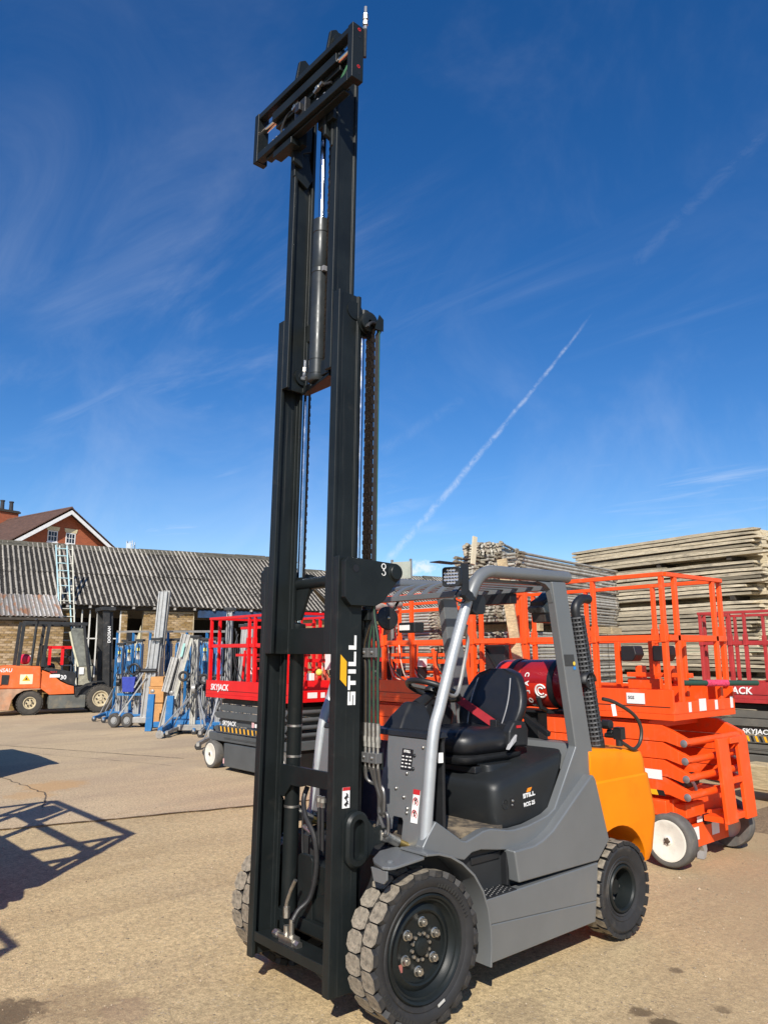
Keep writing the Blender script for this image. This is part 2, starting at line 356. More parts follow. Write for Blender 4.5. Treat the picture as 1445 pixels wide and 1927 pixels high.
# hoses up the mast, over the pulley
for i, (x, c_) in enumerate(((.345, HOSE), (.360, HOSE))):
    h = P(MB().tube([(x, -.165, 2.1), (x, -.163, 3.40)]+[(x, -.195+.045*cos(radians(a)), 3.41+.05*sin(radians(a))) for a in range(15, 180, 25)], .0085, 8), 'mast_hose', c_, rot=TILT)
    if i: P(MB().box(x+.0068, x+.0090, -.165, -.1615, 2.1, 3.42), 'print_stripe', HGRN, parent=h, smooth=0)
P(MB().prism([(-.20, 3.42), (-.14, 3.42), (-.14, 3.49), (-.17, 3.51)], 'x', .370, .374), 'hose_guide', MAST, rot=TILT)
b = MB().lathe([(0, 0), (.030, 0), (.030, .06), (0, .06)], (.262, -.19, 3.50), (0, 0, 1), 20)
P(b, 'pulley_cap', MAST, rot=TILT)
# four hoses with fittings beside the near upright
for i in range(4):
    x = .30+.031*i; g = i in (1, 3)
    top = (.355+.004*i, -.13, 1.93)
    pts = bez([top, (.352+.006*i, -.13, 1.86), (x-.01+.006*i, -.13, 1.72), (x, -.13, 1.6), (x, -.13, 1.34)], 6)
    h = P(MB().tube(pts, .0095, 8), 'hydraulic_hose', HOSE)
    P(MB().tube([p+V((.0075, -.0055, 0)) for p in pts], .0019, 6), 'print_stripe', HGRN if i else mat('amber_print_stripe', (.10, .06, .02), .5), parent=h)
    f = MB().cyl((x, -.13, 1.34), (x, -.13, 1.275), .013, 12); f.cyl((x, -.13, 1.275), (x, -.13, 1.25), .0155, 6); f.cyl((x, -.13, 1.25), (x, -.13, 1.225), .013, 6); f.cyl((x, -.13, 1.225), (x, -.13, 1.12), .0075, 10)
    P(f, 'hose_fitting', ZINC, parent=h)
for z in (1.66, 1.15):
    b = MB(); st = MB()
    for k in range(2):
        b.box(.283+.062*k, .342+.062*k, -.150, -.11, z, z+.048)
        st.sphere((.312+.062*k, -.1515, z+.026), .0085, 8, 5)
    c = P(b, 'hose_clamp', mat('grey_clamp', (.12, .12, .12), .5, .2), .003); P(st, 'clamp_bolt', ZINC, parent=c)
P(MB().box(.19, .36, -.165, -.10, 1.845, 1.90), 'hose_bracket', MAST, .004)
P(MB().box(.27, .30, -.13, -.09, 1.10, 1.92).box(.283, .40, -.108, -.098, 1.12, 1.20), 'hose_rail', MAST, .002)
# bent steel pipes below the hoses
for i, pts in enumerate((((.30, -.13, 1.13), (.30, -.125, 1.075), (.325, -.11, 1.05), (.385, -.10, 1.04), (.405, -.10, 1.0), (.40, -.10, .90)),
                         ((.335, -.13, 1.13), (.345, -.11, 1.06), (.365, -.10, 1.0), (.37, -.10, .92), (.395, -.10, .915), (.43, -.10, .915), (.432, -.10, .83), (.40, -.10, .815)),
                         ((.365, -.13, 1.13), (.36, -.115, 1.06), (.375, -.10, .98), (.365, -.10, .93), (.375, -.10, .89), (.40, -.10, .85)),
                         ((.395, -.13, 1.13), (.385, -.11, 1.05), (.385, -.09, .97), (.35, -.08, .90), (.34, -.09, .84)))):
    P(MB().tube(bez(pts, 5), .0085, 8), 'steel_pipe', mat('bare_pipe', (.16, .155, .15), .35, .7))
# side plates that carry the tilt rod, lifting eye at the top
pl_ = [(-.318, 1.935), (-.298, 1.915), (-.14, 1.915), (-.085, 1.94), (.03, 2.07)]+arc((-.005, 2.095), .047, -30, 85, 6)+[(-.315, 2.155), (-.335, 2.135), (-.335, 1.955)]
for s in (1, -1):
    a = P(MB().prism(pl_, 'x', s*.352, s*.390), 'top_plate', MAST, .006, rot=None)
    P(MB().lathe([(0, .016), (.036, .016), (.040, .012), (.040, .004), (.047, .0), (.047, -.01)], (s*.391, -.005, 2.095), (s, 0, 0), 28), 'pin', MAST, parent=a)
    if s > 0:
        P(MB().lathe([(0, .0016), (.019, .0016), (.019, 0)], (.3905, -.268, 2.10), (1, 0, 0), 20), 'hole', PBLK, parent=a)
        hk = MB().lathe([(.011, 0), (.011, .0014), (.0155, .0014), (.0155, 0)], (.3905, -.085, 2.122), (1, 0, 0), 16)
        hk.tube([(.391, -.085+.012*sin(t), 2.087-.012*cos(t)) for t in [radians(a_) for a_ in range(-80, 190, 20)]], .0022, 6); hk.bar((.391, -.085, 2.106), (.391, -.085, 2.098), .005)
        P(hk, 'hook_mark', WHITE, parent=a)
# oval tilt eye on the near upright and silver tilt cylinder head
for s in (1, -1):
    outer = rrect(-.326, -.19, .680, .935, .066, 8); inner = rrect(-.292, -.224, .715, .90, .033, 8)
    b = MB(); n = len(outer); x0, x1 = s*.3496, s*.385
    rg = lambda P_, x: [V((x, p[0], p[1])) for p in P_]
    mid = rrect(-.314, -.202, .692, .923, .054, 8)
    b.loft([rg(outer, x0), rg(outer, s*.372), rg(mid, x1), rg(inner, x1), rg(inner, s*.353)], cap=False)
    b.add([V((s*.3525, p[0], p[1])) for p in inner], [tuple(range(n))])
    t = P(b, 'tilt_eye', MAST, rot=TILT, smooth=40)
    P(MB().prism([(-.20, .90), (-.15, .845), (-.09, .855), (-.06, .83), (-.06, .785), (-.09, .775), (-.15, .765), (-.20, .70)], 'x', s*.352, s*.374), 'tilt_lug', MAST, .004, parent=t)
    b = MB().cyl((s*.365, -.085, .812), (s*.365, -.055, .800), .030, 18); b.cyl((s*.365, -.06, .803), (s*.365, .02, .762), .024, 16); b.cyl((s*.365, -.09, .835), (s*.365, -.09, .79), .012, 8); b.sphere((s*.388, -.07, .805), .016, 8, 6)
    tc_ = P(b, 'tilt_cylinder', ZINC); P(MB().cyl((s*.365, .015, .765), (s*.365, .2, .68), .019, 14), 'rod', mat('brass_ring', (.45, .33, .12), .35, .8), parent=tc_)
# lettering on the near upright
def still(o, L, h, right, up, m, parent, name='lettering', rot=None):
    M = frame_mat(o, right, up); b = MB()
    for x0, x1, y0, y1 in ((0, .19, 0, .26), (.14, .19, .26, .40), (0, .19, .40, .62), (0, .05, .62, .75), (0, .19, .75, 1), (.215, .42, .74, 1), (.288, .347, 0, .74), (.452, .512, 0, 1), (.560, .620, 0, 1), (.620, .77, 0, .26), (.80, .86, 0, 1), (.86, 1.01, 0, .26)):
        b.box(x0*L, x1*L, y0*h, y1*h, 0, .0014, M)
    return b.build(name, m, parent, smooth=0, rot=rot)
still((.3498, -.2695, 1.427), .333, .047, (0, 0, 1), (0, -1, 0), WHITE, TRK, rot=TILT)
decal('logo_mark', PYEL, TRK, (.3498, -.366, 1.512), .04, .12, (0, 0, 1), (0, -1, 0), pts=[(.036, .0), (.156, .0), (.123, -.038), (.003, -.038)] , rot=TILT)
w = decal('warning_label', WHITE, TRK, (.3498, -.336, .952), .044, .094, rot=TILT)
decal('label_band', PRED, w, (.3515, -.336, 1.032), .044, .014)
g = MB()
for (y, z) in ((-.314, .995), (-.314, .965)):
    g.bar((.352, y-.012, z+.002), (.352, y+.010, z+.018), .005); g.bar((.352, y-.002, z-.004), (.352, y+.004, z+.012), .006); g.bar((.352, y+.004, z+.012), (.352, y+.014, z+.004), .004); g.sphere((.352, y+.002, z+.022), .004, 6, 4)
P(g, 'pictogram', PBLK, parent=w)
# --- carriage at the top
def cb(mb, nm='carriage_bar', m=MAST, bev=.004): return P(mb, nm, m, bev, TILT)
yc = -.504
for s in (1, -1):
    b = MB().box(s*.4605, s*.505, yc, yc+.08, 4.748, 5.094)
    a = cb(b, 'carriage_end_plate')
    if s > 0:
        k = MB()
        for z in (4.83, 5.065): k.lathe([(.006, 0), (.006, .0015), (.010, .0015), (.010, 0)], (.5052, yc+.045, z), (1, 0, 0), 12)
        P(k, 'red_ring', PRED, parent=a)
        k = MB()
        for z in (4.79, 5.02): k.lathe([(0, .001), (.007, .001), (.007, 0)], (.5052, yc+.05, z), (1, 0, 0), 12)
        P(k, 'bolt_hole', PBLK, parent=a)
cb(MB().box(-.46, .46, yc+.004, yc+.055, 5.052, 5.090))
cb(MB().box(-.46, .46, yc+.002, yc+.05, 4.750, 4.800).box(-.40, .40, yc+.03, yc+.075, 4.735, 4.749))
cb(MB().box(-.33, .33, yc+.02, yc+.085, 4.965, 5.025).box(-.33, .33, yc+.05, yc+.09, 4.93, 4.964), 'side_shift_block')
P(MB().cyl((-.46, yc+.05, 4.985), (.46, yc+.05, 4.985), .019, 16), 'side_shift_rod', mat('copper_tinted_rod', (.72, .60, .52), .16, 1), rot=TILT)
for s in (1, -1):
    b = MB().prism([(-.43, 4.62), (-.36, 4.60), (-.36, 4.7), (-.30, 4.74), (-.29, 5.20), (-.32, 5.33), (-.37, 5.36), (-.41, 5.33), (-.43, 5.20)], 'x', s*.148, s*.172)
    b.prism([(-.42, 4.70), (-.38, 4.70), (-.38, 5.05), (-.42, 5.05)], 'x', s*.08, s*.23)
    cb(b, 'carriage_plate')
    cb(MB().lathe([(0, 0), (.046, 0), (.046, .03), (0, .03)], (s*.172, -.355, 5.27), (s, 0, 0), 20), 'chain_roller', bev=0)
    cb(MB().box(s*.10, s*.30, yc+.055, yc+.085, 4.80, 4.86), 'stop_block')
    b = MB().prism([(-.40, 4.55), (-.30, 4.50), (-.26, 4.58), (-.30, 4.72), (-.40, 4.72)], 'x', s*.178, s*.20)
    cb(b, 'roller_bracket')
cb(MB().box(-.27, .37, -.43, -.405, 4.80, 5.06), 'back_plate')
cb(MB().box(-.30, -.10, yc+.02, -.42, 4.69, 4.735), 'lower_hook')
# hoses and fittings of the side shift
for pts, r, m in ((((-.25, yc+.05, 4.80), (-.25, yc+.045, 4.88), (-.19, yc+.05, 4.95), (-.10, yc+.06, 4.955)), .008, HOSE), (((.33, yc+.04, 4.80), (.38, yc+.045, 4.87), (.41, yc+.07, 4.95), (.41, -.40, 5.03)), .009, HGRN),
                  (((.36, yc+.05, 4.80), (.40, yc+.05, 4.86), (.43, yc+.08, 4.95)), .008, HOSE), (((.24, yc+.06, 4.91), (.15, yc+.05, 4.93), (.08, yc+.06, 4.905)), .008, HOSE),
                  (((.49, -.405, 4.93), (.496, -.41, 5.03), (.50, -.412, 5.10)), .010, HOSE), (((.30, -.34, 5.10), (.27, -.35, 5.20), (.33, -.33, 5.22), (.36, -.34, 5.12)), .009, HOSE)):
    P(MB().tube(bez(pts, 6), r, 8), 'carriage_hose', m, rot=TILT)
b = MB()
for p, q in (((-.14, yc+.05, 4.95), (-.07, yc+.05, 4.965)), ((.10, yc+.04, 4.915), (.18, yc+.04, 4.935))): b.cyl(p, q, .012, 6); b.cyl(V(p)+(V(q)-V(p))*.3, V(p)+(V(q)-V(p))*.6, .017, 6)
for x in (-.30, -.26, .17, .235): b.sphere((x, yc+.02, 4.812), .011, 8, 6)
P(b, 'hose_fitting', ZINC, rot=TILT)
b = MB().cyl((.50, -.412, 5.10), (.502, -.414, 5.15), .010, 8); b.cyl((.502, -.414, 5.125), (.503, -.415, 5.145), .016, 6); b.cyl((.503, -.415, 5.16), (.506, -.417, 5.19), .016, 6); b.cyl((.503, -.415, 5.15), (.509, -.42, 5.235), .009, 8)
P(b, 'hose_coupling', ZINC, rot=TILT)
P(MB().prism([(.44, 5.06), (.492, 5.06), (.492, 5.20), (.478, 5.20)], 'y', -.40, -.394), 'hose_plate', mat('grey_bracket', (.25, .26, .26), .4), rot=TILT)
b = MB().box(-.05, .06, -.50, -.46, 4.80, 4.90); b.box(-.02, .03, -.52, -.5, 4.82, 4.87)
P(b, 'valve_block', BLACK, .004, TILT)
# --- low down between the uprights: axle, hoses, valve with zinc fittings
P(MB().box(-.46, .46, -.07, 1.42, .20, .70), 'chassis', mat('dark_chassis', (.02, .022, .024), .6, 0, .2, 6, dirt=(.06, .05, .04), damt=.3))
P(MB().cyl((-.42, 0, .33), (.42, 0, .33), .105, 24).lathe([(0, -.12), (.10, -.115), (.17, -.06), (.185, 0), (.17, .06), (.10, .115), (0, .12)], (0, -.0, .36), (0, 1, 0), 24), 'drive_axle', MAST)
b = MB().box(-.16, .10, -.19, -.075, .30, .62); b.prism(rrect(-.15, -.02, .30, .66, .03), 'y', -.215, -.191); b.prism(arc((.07, .36), .13, 0, 180, 12), 'y', -.20, -.12); b.box(-.33, .33, -.235, -.195, .30, .36)
P(b, 'axle_bracket', MAST, .004)
for pts, r, m in ((((-.15, -.16, .98), (-.14, -.19, .92), (-.08, -.22, .85), (.0, -.22, .76), (.022, -.22, .62), (.0, -.24, .48), (-.03, -.29, .42), (-.035, -.325, .37)), .0135, HOSE),
                  (((-.13, -.2, .9), (-.13, -.2, .68), (-.10, -.2, .60), (-.05, -.2, .53), (-.05, -.2, .45)), .006, HOSE), (((.01, -.2, .90), (.012, -.2, .70)), .009, HOSE), (((.042, -.2, .90), (.044, -.2, .70)), .009, HOSE)):
    P(MB().tube(bez(pts, 6), r, 10), 'hydraulic_hose', m)
b = MB().tube(bez([(-.03, -.245, .52), (-.06, -.25, .47), (-.09, -.255, .40), (-.09, -.255, .36)], 5), .010, 8); b.cyl((-.09, -.255, .385), (-.09, -.255, .335), .017, 6); b.cyl((-.035, -.26, .34), (-.035, -.26, .27), .013, 10); b.cyl((-.035, -.26, .27), (-.035, -.26, .235), .017, 6)
b.box(-.115, -.0, -.285, -.235, .215, .262); b.cyl((-.19, -.26, .245), (-.115, -.26, .242), .015, 8); b.cyl((-.175, -.26, .245), (-.15, -.26, .244), .022, 6); b.cyl((-.0, -.262, .24), (.035, -.262, .235), .020, 6); b.cyl((-.085, -.255, .262), (-.085, -.255, .3), .016, 10)
b.v = [(x, y-.065, z+.045) for x, y, z in b.v]
P(b, 'valve_fitting', ZINC)
for x in (.01, .043): P(MB().cyl((x, -.2, .96), (x, -.2, .905), .012, 8).cyl((x, -.2, .95), (x, -.2, .93), .016, 6), 'hose_fitting', ZINC)
P(MB().sphere((-.09, -.19, .79), .02, 8, 6).cyl((-.12, -.2, .79), (-.05, -.2, .77), .012, 8), 'hose_fitting', ZINC); P(MB().cyl((-.04, -.2, .55), (-.0, -.2, .54), .015, 8), 'hose_fitting', ZINC)
P(MB().box(-.14, .06, -.09, -.08, .80, 1.02), 'valve_plate', mat('dark_navy_plate', (.02, .02, .035), .5), .004)
for i, w_ in enumerate((.016, .012, .016, .020, .006, .006)): decal('plate_print', WHITE, TRK, (-.09+.024*i, -.092, .975), w_, .016, (1, 0, 0))
# --- wheels
def wheel(name, x, y, R, w, s, rear=False):
    """x: outer face; the wheel hub faces s"""
    o = V((x, y, R)); rim = MB(); rr_ = R*(.70 if not rear else .50)
    if not rear:
        pf = [(.0, -.062), (.040, -.062), (.044, -.066), (.095, -.068), (.135, -.068), (.150, -.064), (.152, -.05), (.160, -.046), (.172, -.05), (.186, -.06), (.196, -.05), (.204, -.032), (.212, -.030), (.218, -.018), (.228, -.012), (.234, -.018), (.236, -.05)]
    else:
        pf = [(.0, -.10), (.055, -.10), (.058, -.115), (.085, -.13), (.098, -.12), (.108, -.05), (.112, -.022), (.120, -.012), (.130, -.010), (.136, -.018), (.137, -.05)]
    W_ = P(MB().lathe(pf, o, (s, 0, 0), 48), name, MAST, smooth=30)
    W_.location = (0, 0, 0)
    ty = MB()
    if not rear: pf = [(.232, -.035), (.240, -.018), (.250, -.014), (.258, -.012), (.262, -.017), (.268, -.012), (R*.885, -.004), (R*.915, -.006), (R*.925, -.014), (R*.925, -w+.014), (R*.885, -w), (.24, -w+.02)]
    else: pf = [(.133, -.035), (.142, -.020), (.152, -.016), (.156, -.021), (.170, -.012), (.178, -.010), (.182, -.014), (R*.80, -.004), (R*.85, -.002), (R*.905, -.010), (R*.915, -.02), (R*.915, -w+.02), (R*.80, -w), (.15, -w+.02)]
    P(ty.lathe(pf, o, (s, 0, 0), 64), 'tyre', RUB, parent=W_)
    # tread blocks, two staggered rows, each its own piece
    n = 22 if not rear else 24; me = None
    for row in (0, 1):
        hw = w/2; t = 2*pi/n; R0, R1 = R*.915, R
        if not rear: out = [(.03, -.26), (.26, -.485), (.82, -.485), (1.055, -.36), (1.055, .36), (.82, .485), (.26, .485), (.03, .26)]
        else: out = [(.02, -.46), (.55, -.44), (1.10, -.30), (1.10, .44), (.55, .34), (.02, .30)]
        def pt(a, c, r, ex=0):
            lat = a*hw*.93; th = c*t
            sg = 1 if row == 0 else -1
            xx = (-.0 - lat if row == 0 else -w+lat)
            return V((s*xx, r*sin(th), r*cos(th)))
        b = MB(); N = len(out)
        top = [pt(a*.985, c*.965, R1*(.985 if a > 1 else 1)) for a, c in out]; bot = [pt(a, c, R0) for a, c in out]
        b.loft([bot, top])
        b.f = b.f
        me = b.mesh('tread_block', TREAD, 25)
        me.materials.append(RUB)
        for p in me.polygons:
            if p.normal.dot(V((0, 0, 1))) < .75: p.material_index = 1
        for k in range(n):
            ob = bpy.data.objects.new('tread_block', me); COL.objects.link(ob); ob.parent = W_; ob.location = o
            ob.rotation_euler = (2*pi*(k+(.5 if row else 0))/n+.06, 0, 0)
    return W_
random.seed(3)
for s in (1, -1):
    wf = wheel('front_wheel', s*.602, 0.0, .337, .195, s)
    if s > 0:
        hub = MB()
        for k in range(6):
            a = radians(60*k+22); c = V((.602-.066, .104*cos(a), .337+.104*sin(a))); nb = MB(); nb.lathe([(.0235, 0), (.0235, .006), (.019, .008)], c, (1, 0, 0), 20); nb.cyl(c, c+V((.024, 0, 0)), .0185, 6); nb.cyl(c, c+V((.034, 0, 0)), .0095, 10); P(nb, 'wheel_nut', ZINC, parent=wf)
        for k in range(12):
            a = radians(30*k+8); c = V((.602-.062, .056*cos(a), .337+.056*sin(a))); P(MB().lathe([(0, .012), (.0075, .012), (.0085, .008), (.0085, 0)], c, (1, 0, 0), 8), 'hub_bolt', ZINC, parent=wf)
        hub.lathe([(0, .022), (.02, .022), (.036, .018), (.040, .008), (.040, 0)], (.602-.062, 0, .337), (1, 0, 0), 24); hub.lathe([(0, .024), (.005, .024), (.005, .02)], (.602-.062, 0, .337), (1, 0, 0), 10)
        P(hub, 'hub_cap', MAST, parent=wf)
        decal('faded_sticker', mat('faded_sticker', (.35, .12, .10), .6), wf, (.602-.0665, -.135, .25), .028, .035)
        decal('tyre_label', mat('silver_label', (.6, .6, .58), .4, .3), wf, (.6, .055, .082), .045, .011, (0, .93, .36), (0, -.36, .93), t=.004)
        for a0, n_, pr_ in ((205, 12, .296), (20, 14, .276)):          # worn moulded marks on the sidewall
            for i in range(n_):
                th = radians(a0+i*4.2); c = V((.5985, pr_*cos(th), .337+pr_*sin(th))); rd = V((0, cos(th), sin(th)))
                P(MB().bar(c-rd*.010, c+rd*random.uniform(.004, .011), .004, .003, up=(1, 0, 0)), 'moulded_mark', mat('embossed_rubber', (.03, .03, .028), .6), parent=wf, smooth=0)
    wr = wheel('rear_wheel', s*.570, 1.6852, .272, .155, s, True)
    if s > 0:
        for k in range(5):
            a = radians(72*k+62); c = V((.570-.118, 1.6852+.072*cos(a), .272+.072*sin(a))); P(MB().cyl(c, c+V((.02, 0, 0)), .014, 6).cyl(c, c+V((.03, 0, 0)), .008, 8), 'wheel_nut', ZINC, parent=wr)
        P(MB().lathe([(0, .0), (.042, 0), (.046, -.01), (.046, -.05)], (.570-.07, 1.6852, .272), (1, 0, 0), 24), 'hub_cap', MAST, parent=wr)
# --- body, near side and mirrored far side
for s in (1, -1):
    k = MB()
    up_ = [(.447, .455), (1.432, .465), (1.40, .262), (.455, .333)]; lo = [(.455, .333), (1.40, .262), (1.388, .149), (.441, .148)]
    k.prism(up_, 'x', s*.50, s*.56)
    k.loft([[V((s*(.56 if i < 2 else .553), y, z)) for i, (y, z) in enumerate(lo)], [V((s*.50, y, z)) for y, z in lo]])
    P(k, 'side_skirt', GREY, .006)
    P(MB().prism([(.678, .648), (.709, .484), (1.438, .474), (1.563, .572), (1.452, .93), (1.43, .958), (1.405, .955), (1.26, .862), (1.02, .705), (.93, .668), (.85, .650)], 'x', s*.475, s*.56), 'rear_side_panel', GREY, .010, seg=3)
    fr = [(.06, .70), (.065, .755), (.10, .80), (.156, .861), (.24, .808), (.338, .745), (.37, .735), (.40, .740), (.50, .765), (.56, .768), (.70, .742), (.751, .737), (.87, .741), (.977, .758), (1.05, .772), (1.115, .80), (1.346, 1.121), (1.181, 2.109), (1.322, 2.112), (1.505, 1.14), (1.515, 1.10), (1.508, 1.02), (1.485, .955), (1.26, .80), (1.09, .678), (1.03, .645), (.95, .637), (.746, .634), (.60, .655), (.48, .675), (.411, .672), (.355, .645), (.30, .66), (.20, .695), (.12, .705)]
    P(MB().prism(fr, 'x', s*.445, s*.503), 'cab_side_frame', GREY, .008, seg=3)
    P(MB().prism([(1.19, 2.105), (1.20, 1.98), (1.175, 2.06), (1.13, 2.09), (1.06, 2.105)], 'x', s*.452, s*.492), 'post_gusset', GREY, .003)
    # top rail: flattened tube curving up from the front pillar
    rail = bez([(s*.47, .475, 1.985), (s*.47, .515, 2.055), (s*.47, .565, 2.105), (s*.47, .64, 2.134), (s*.47, .76, 2.139), (s*.47, 1.38, 2.148)], 6)
    P(MB().tube(rail, .037, 16), 'guard_rail', GREY)
    P(MB().tube(bez([(s*.47, .108, .735), (s*.47, .172, 1.24), (s*.47, .232, 1.415), (s*.47, .345, 1.706), (s*.47, .455, 1.965)], 5), .030, 28), 'front_pillar', mat('sunlit_pillar_grey', (.42, .44, .45), .40, .4, .03) if 1 else GREY)  # pale tone: sunlight on the grey pillar put into its colour
    # fender: flat front flap, then a strip that wraps behind the wheel
    path = [(-.02, .745), (.06, .737), (.14, .712), (.22, .668), (.30, .602), (.36, .52), (.395, .43), (.412, .33), (.414, .25), (.405, .165)]
    f = MB(); th = .012
    n = len(path); rings = []
    for i, (y, z) in enumerate(path):
        a = path[max(i-1, 0)]; c = path[min(i+1, n-1)]; t = V((0, c[0]-a[0], c[1]-a[1])).normalized(); nn = V((0, -t.z, t.y))
        xi = .43 if i < n-1 else .50; p = V((0, y, z))
        rings.append([V((s*xi, 0, 0))+p, V((s*.615, 0, 0))+p, V((s*.615, 0, 0))+p+nn*th, V((s*xi, 0, 0))+p+nn*th])
    f.loft(rings)
    fl_ = P(f, 'front_fender', GREY, .003)
    if s > 0:
        plp = [(s*.36, .02), (s*.60, -.02), (s*.632, -.235), (s*.622, -.262), (s*.59, -.275), (s*.50, -.245), (s*.455, -.215), (s*.37, -.10)]
        P(MB().prism(plp, 'z', .728, .742), 'fender_flap', GREY, .004, parent=fl_)
        P(MB().prism([(s*.50, .722), (s*.61, .722), (s*.61, .685), (s*.59, .665), (s*.52, .665)], 'y', -.335+.07, -.335+.08), 'flap_lip', GREY, .002, parent=fl_)
        bl = MB().lathe([(.016, 0), (.016, .004), (.008, .009), (0, .009)], (s*.56, -.20, .742), (0, 0, 1), 12).sphere((s*.505, .0, .747), .007, 8, 5)
        P(bl, 'flap_bolt', GREY, parent=fl_)
    # step with recess
    P(MB().prism([(.42, .64), (.70, .64), (.70, .46), (.40, .46)], 'x', s*.40, s*.415).prism([(.68, .635), (.70, .635), (.70, .465), (.68, .465)], 'x', s*.415, s*.50).box(s*.415, s*.47, .44, .66, .60, .635), 'step_recess', BLACK, .004)
    st = P(MB().prism([(.445, .44), (.69, .44), (.69, .462), (.445, .462)], 'x', s*.41, s*.558), 'step_plate', BLACK, .003)
    d = MB()
    for i in range(9):
        for j in range(5): d.lathe([(0, .004), (.006, .003), (.008, 0)], (s*(.43+.026*j+(.013 if i % 2 else 0)), .465+.025*i, .462), (0, 0, 1), 6)
    P(d, 'step_studs', BLACK, parent=st)
# front panels of the cab
lean = lambda z: .085+.165*(z-.75)
def fpanel(x0, x1, z0, z1, nm='front_panel', m=GREY, t=.012, off=0., hole=None):
    b = MB(); q = lambda x, z, d: V((x, lean(z)+d+off, z))
    poly = [(x0, z0), (x1, z0), (x1, z1), (x0, z1)] if not hole else hole
    b.loft([[q(x, z, 0) for x, z in poly], [q(x, z, t) for x, z in poly]])
    return P(b, nm, m, .003)
fp = fpanel(.12, .455, .73, 1.245, hole=[(.12, .79), (.235, .79), (.235, .84), (.245, .855), (.31, .855), (.32, .84), (.32, .76), (.345, .735), (.455, .735), (.455, 1.245), (.135, 1.245), (.135, 1.08), (.12, 1.08)])
fpanel(-.455, -.14, .78, 1.245)
fpanel(-.14, .13, .78, 1.20, m=mat('dark_navy_plate', (.02, .02, .035), .5), off=.10)
fpanel(.22, .33, .74, .87, m=PBLK, off=.06, nm='tilt_slot')
bo = MB()
for x, z in ((.415, 1.205), (.315, 1.07), (.245, .99), (.31, .955), (.345, .905), (.345, .885), (-.2, 1.19), (-.22, 1.07), (-.30, 1.12)): bo.sphere((x, lean(z)-.002, z), .010, 10, 6)
P(bo, 'panel_bolt', ZINC, parent=fp)
pm = lambda x, z, d=.0015: (x, lean(z)-d, z)
dp = decal('data_plate', PBLK, fp, pm(.262, 1.085), .082, .105, (1, 0, 0), (0, .165, 1)); 
text('STILL', .017, WHITE, dp, 'plate_print', pm(.276, 1.171, .0045), (1, 0, 0), (0, .165, 1), bold=.03, sx=1.3)
b = MB()
for i in range(4):
    for j in range(3):
        b.box(.266+.027*j, .266+.027*j+.020-.006*((i+j) % 2), lean(1.1+.017*i)-.0035, lean(1.1+.017*i)-.0022, 1.097+.017*i, 1.103+.017*i)
P(b, 'plate_rows', WHITE, parent=dp, smooth=0)
for z in (1.16, 1.095): P(MB().sphere((.356, lean(z), z), .010, 8, 6), 'panel_plug', BLACK, parent=fp)
wl = decal('warning_label', WHITE, fp, pm(.378, .845), .048, .155, (1, 0, 0), (0, .165, 1))
decal('label_band', PRED, wl, pm(.378, .978, .0032), .048, .024, (1, 0, 0), (0, .165, 1))
for z in (.943, .885):
    b = MB(); c = V(pm(.402, z, .0045)); b.tube([c+V((.018*cos(t), 0, .022*sin(t))) for t in [2*pi*i/16 for i in range(16)]], .0018, 5, closed=True); b.bar(c+V((-.012, 0, .016)), c+V((.012, 0, -.016)), .003)
    P(b, 'ban_ring', PRED, parent=wl)
    b = MB().sphere(c+V((.002, .001, .012)), .005, 6, 4); b.bar(c+V((.0, .001, .008)), c+V((-.002, .001, -.012)), .009, .002); b.bar(c+V((.006, .001, -.010)), c+V((.010, .001, .008)), .004, .002)
    P(b, 'pictogram', PBLK, parent=wl)
# dash cowl, column, wheel
P(MB().loft([[V(p) for p in q] for q in ([(-.46, .16, 1.246), (.46, .16, 1.246), (.46, .30, 1.246), (-.46, .30, 1.246)], [(-.45, .17, 1.275), (.45, .17, 1.275), (.45, .29, 1.275), (-.45, .29, 1.275)])]), 'dash_rail', BLACK, .006)
P(MB().loft([[V(p) for p in q] for q in ([(-.03, .225, 1.24), (.14, .235, 1.24), (.15, .51, 1.24), (-.04, .51, 1.24)], [(.0, .29, 1.33), (.12, .30, 1.33), (.12, .505, 1.33), (.0, .505, 1.33)], [(.03, .375, 1.41), (.09, .38, 1.41), (.09, .49, 1.40), (.03, .49, 1.40)])]), 'steering_cowl', BLACK, .018, seg=3)
for x0, x1 in ((.16, .44), (-.44, -.16)): P(MB().box(x0, x1, .27, .29, .80, 1.245), 'leg_shield', BLACK, .004)
sc_ = V((.045, .60, 1.465)); ax_ = V((0, .42, 1)).normalized()
b = MB().cyl(sc_-ax_*.02, (.06, .45, 1.38), .026, 14, .036); swc = P(b, 'steering_column', BLACK)
u_ = V((1, 0, 0)); w_ = ax_.cross(u_)
b = MB().tube([sc_+(u_*cos(t)+w_*sin(t))*.155 for t in [2*pi*i/40 for i in range(40)]], .0175, 12, closed=True)
for a in (90, 210, 330): t = radians(a); b.bar(sc_, sc_+(u_*cos(t)+w_*sin(t))*.15, .04, .018, up=ax_)
b.lathe([(0, .02), (.035, .018), (.05, .0), (.05, -.02)], sc_, ax_, 20)
P(b, 'steering_wheel', BLACK)
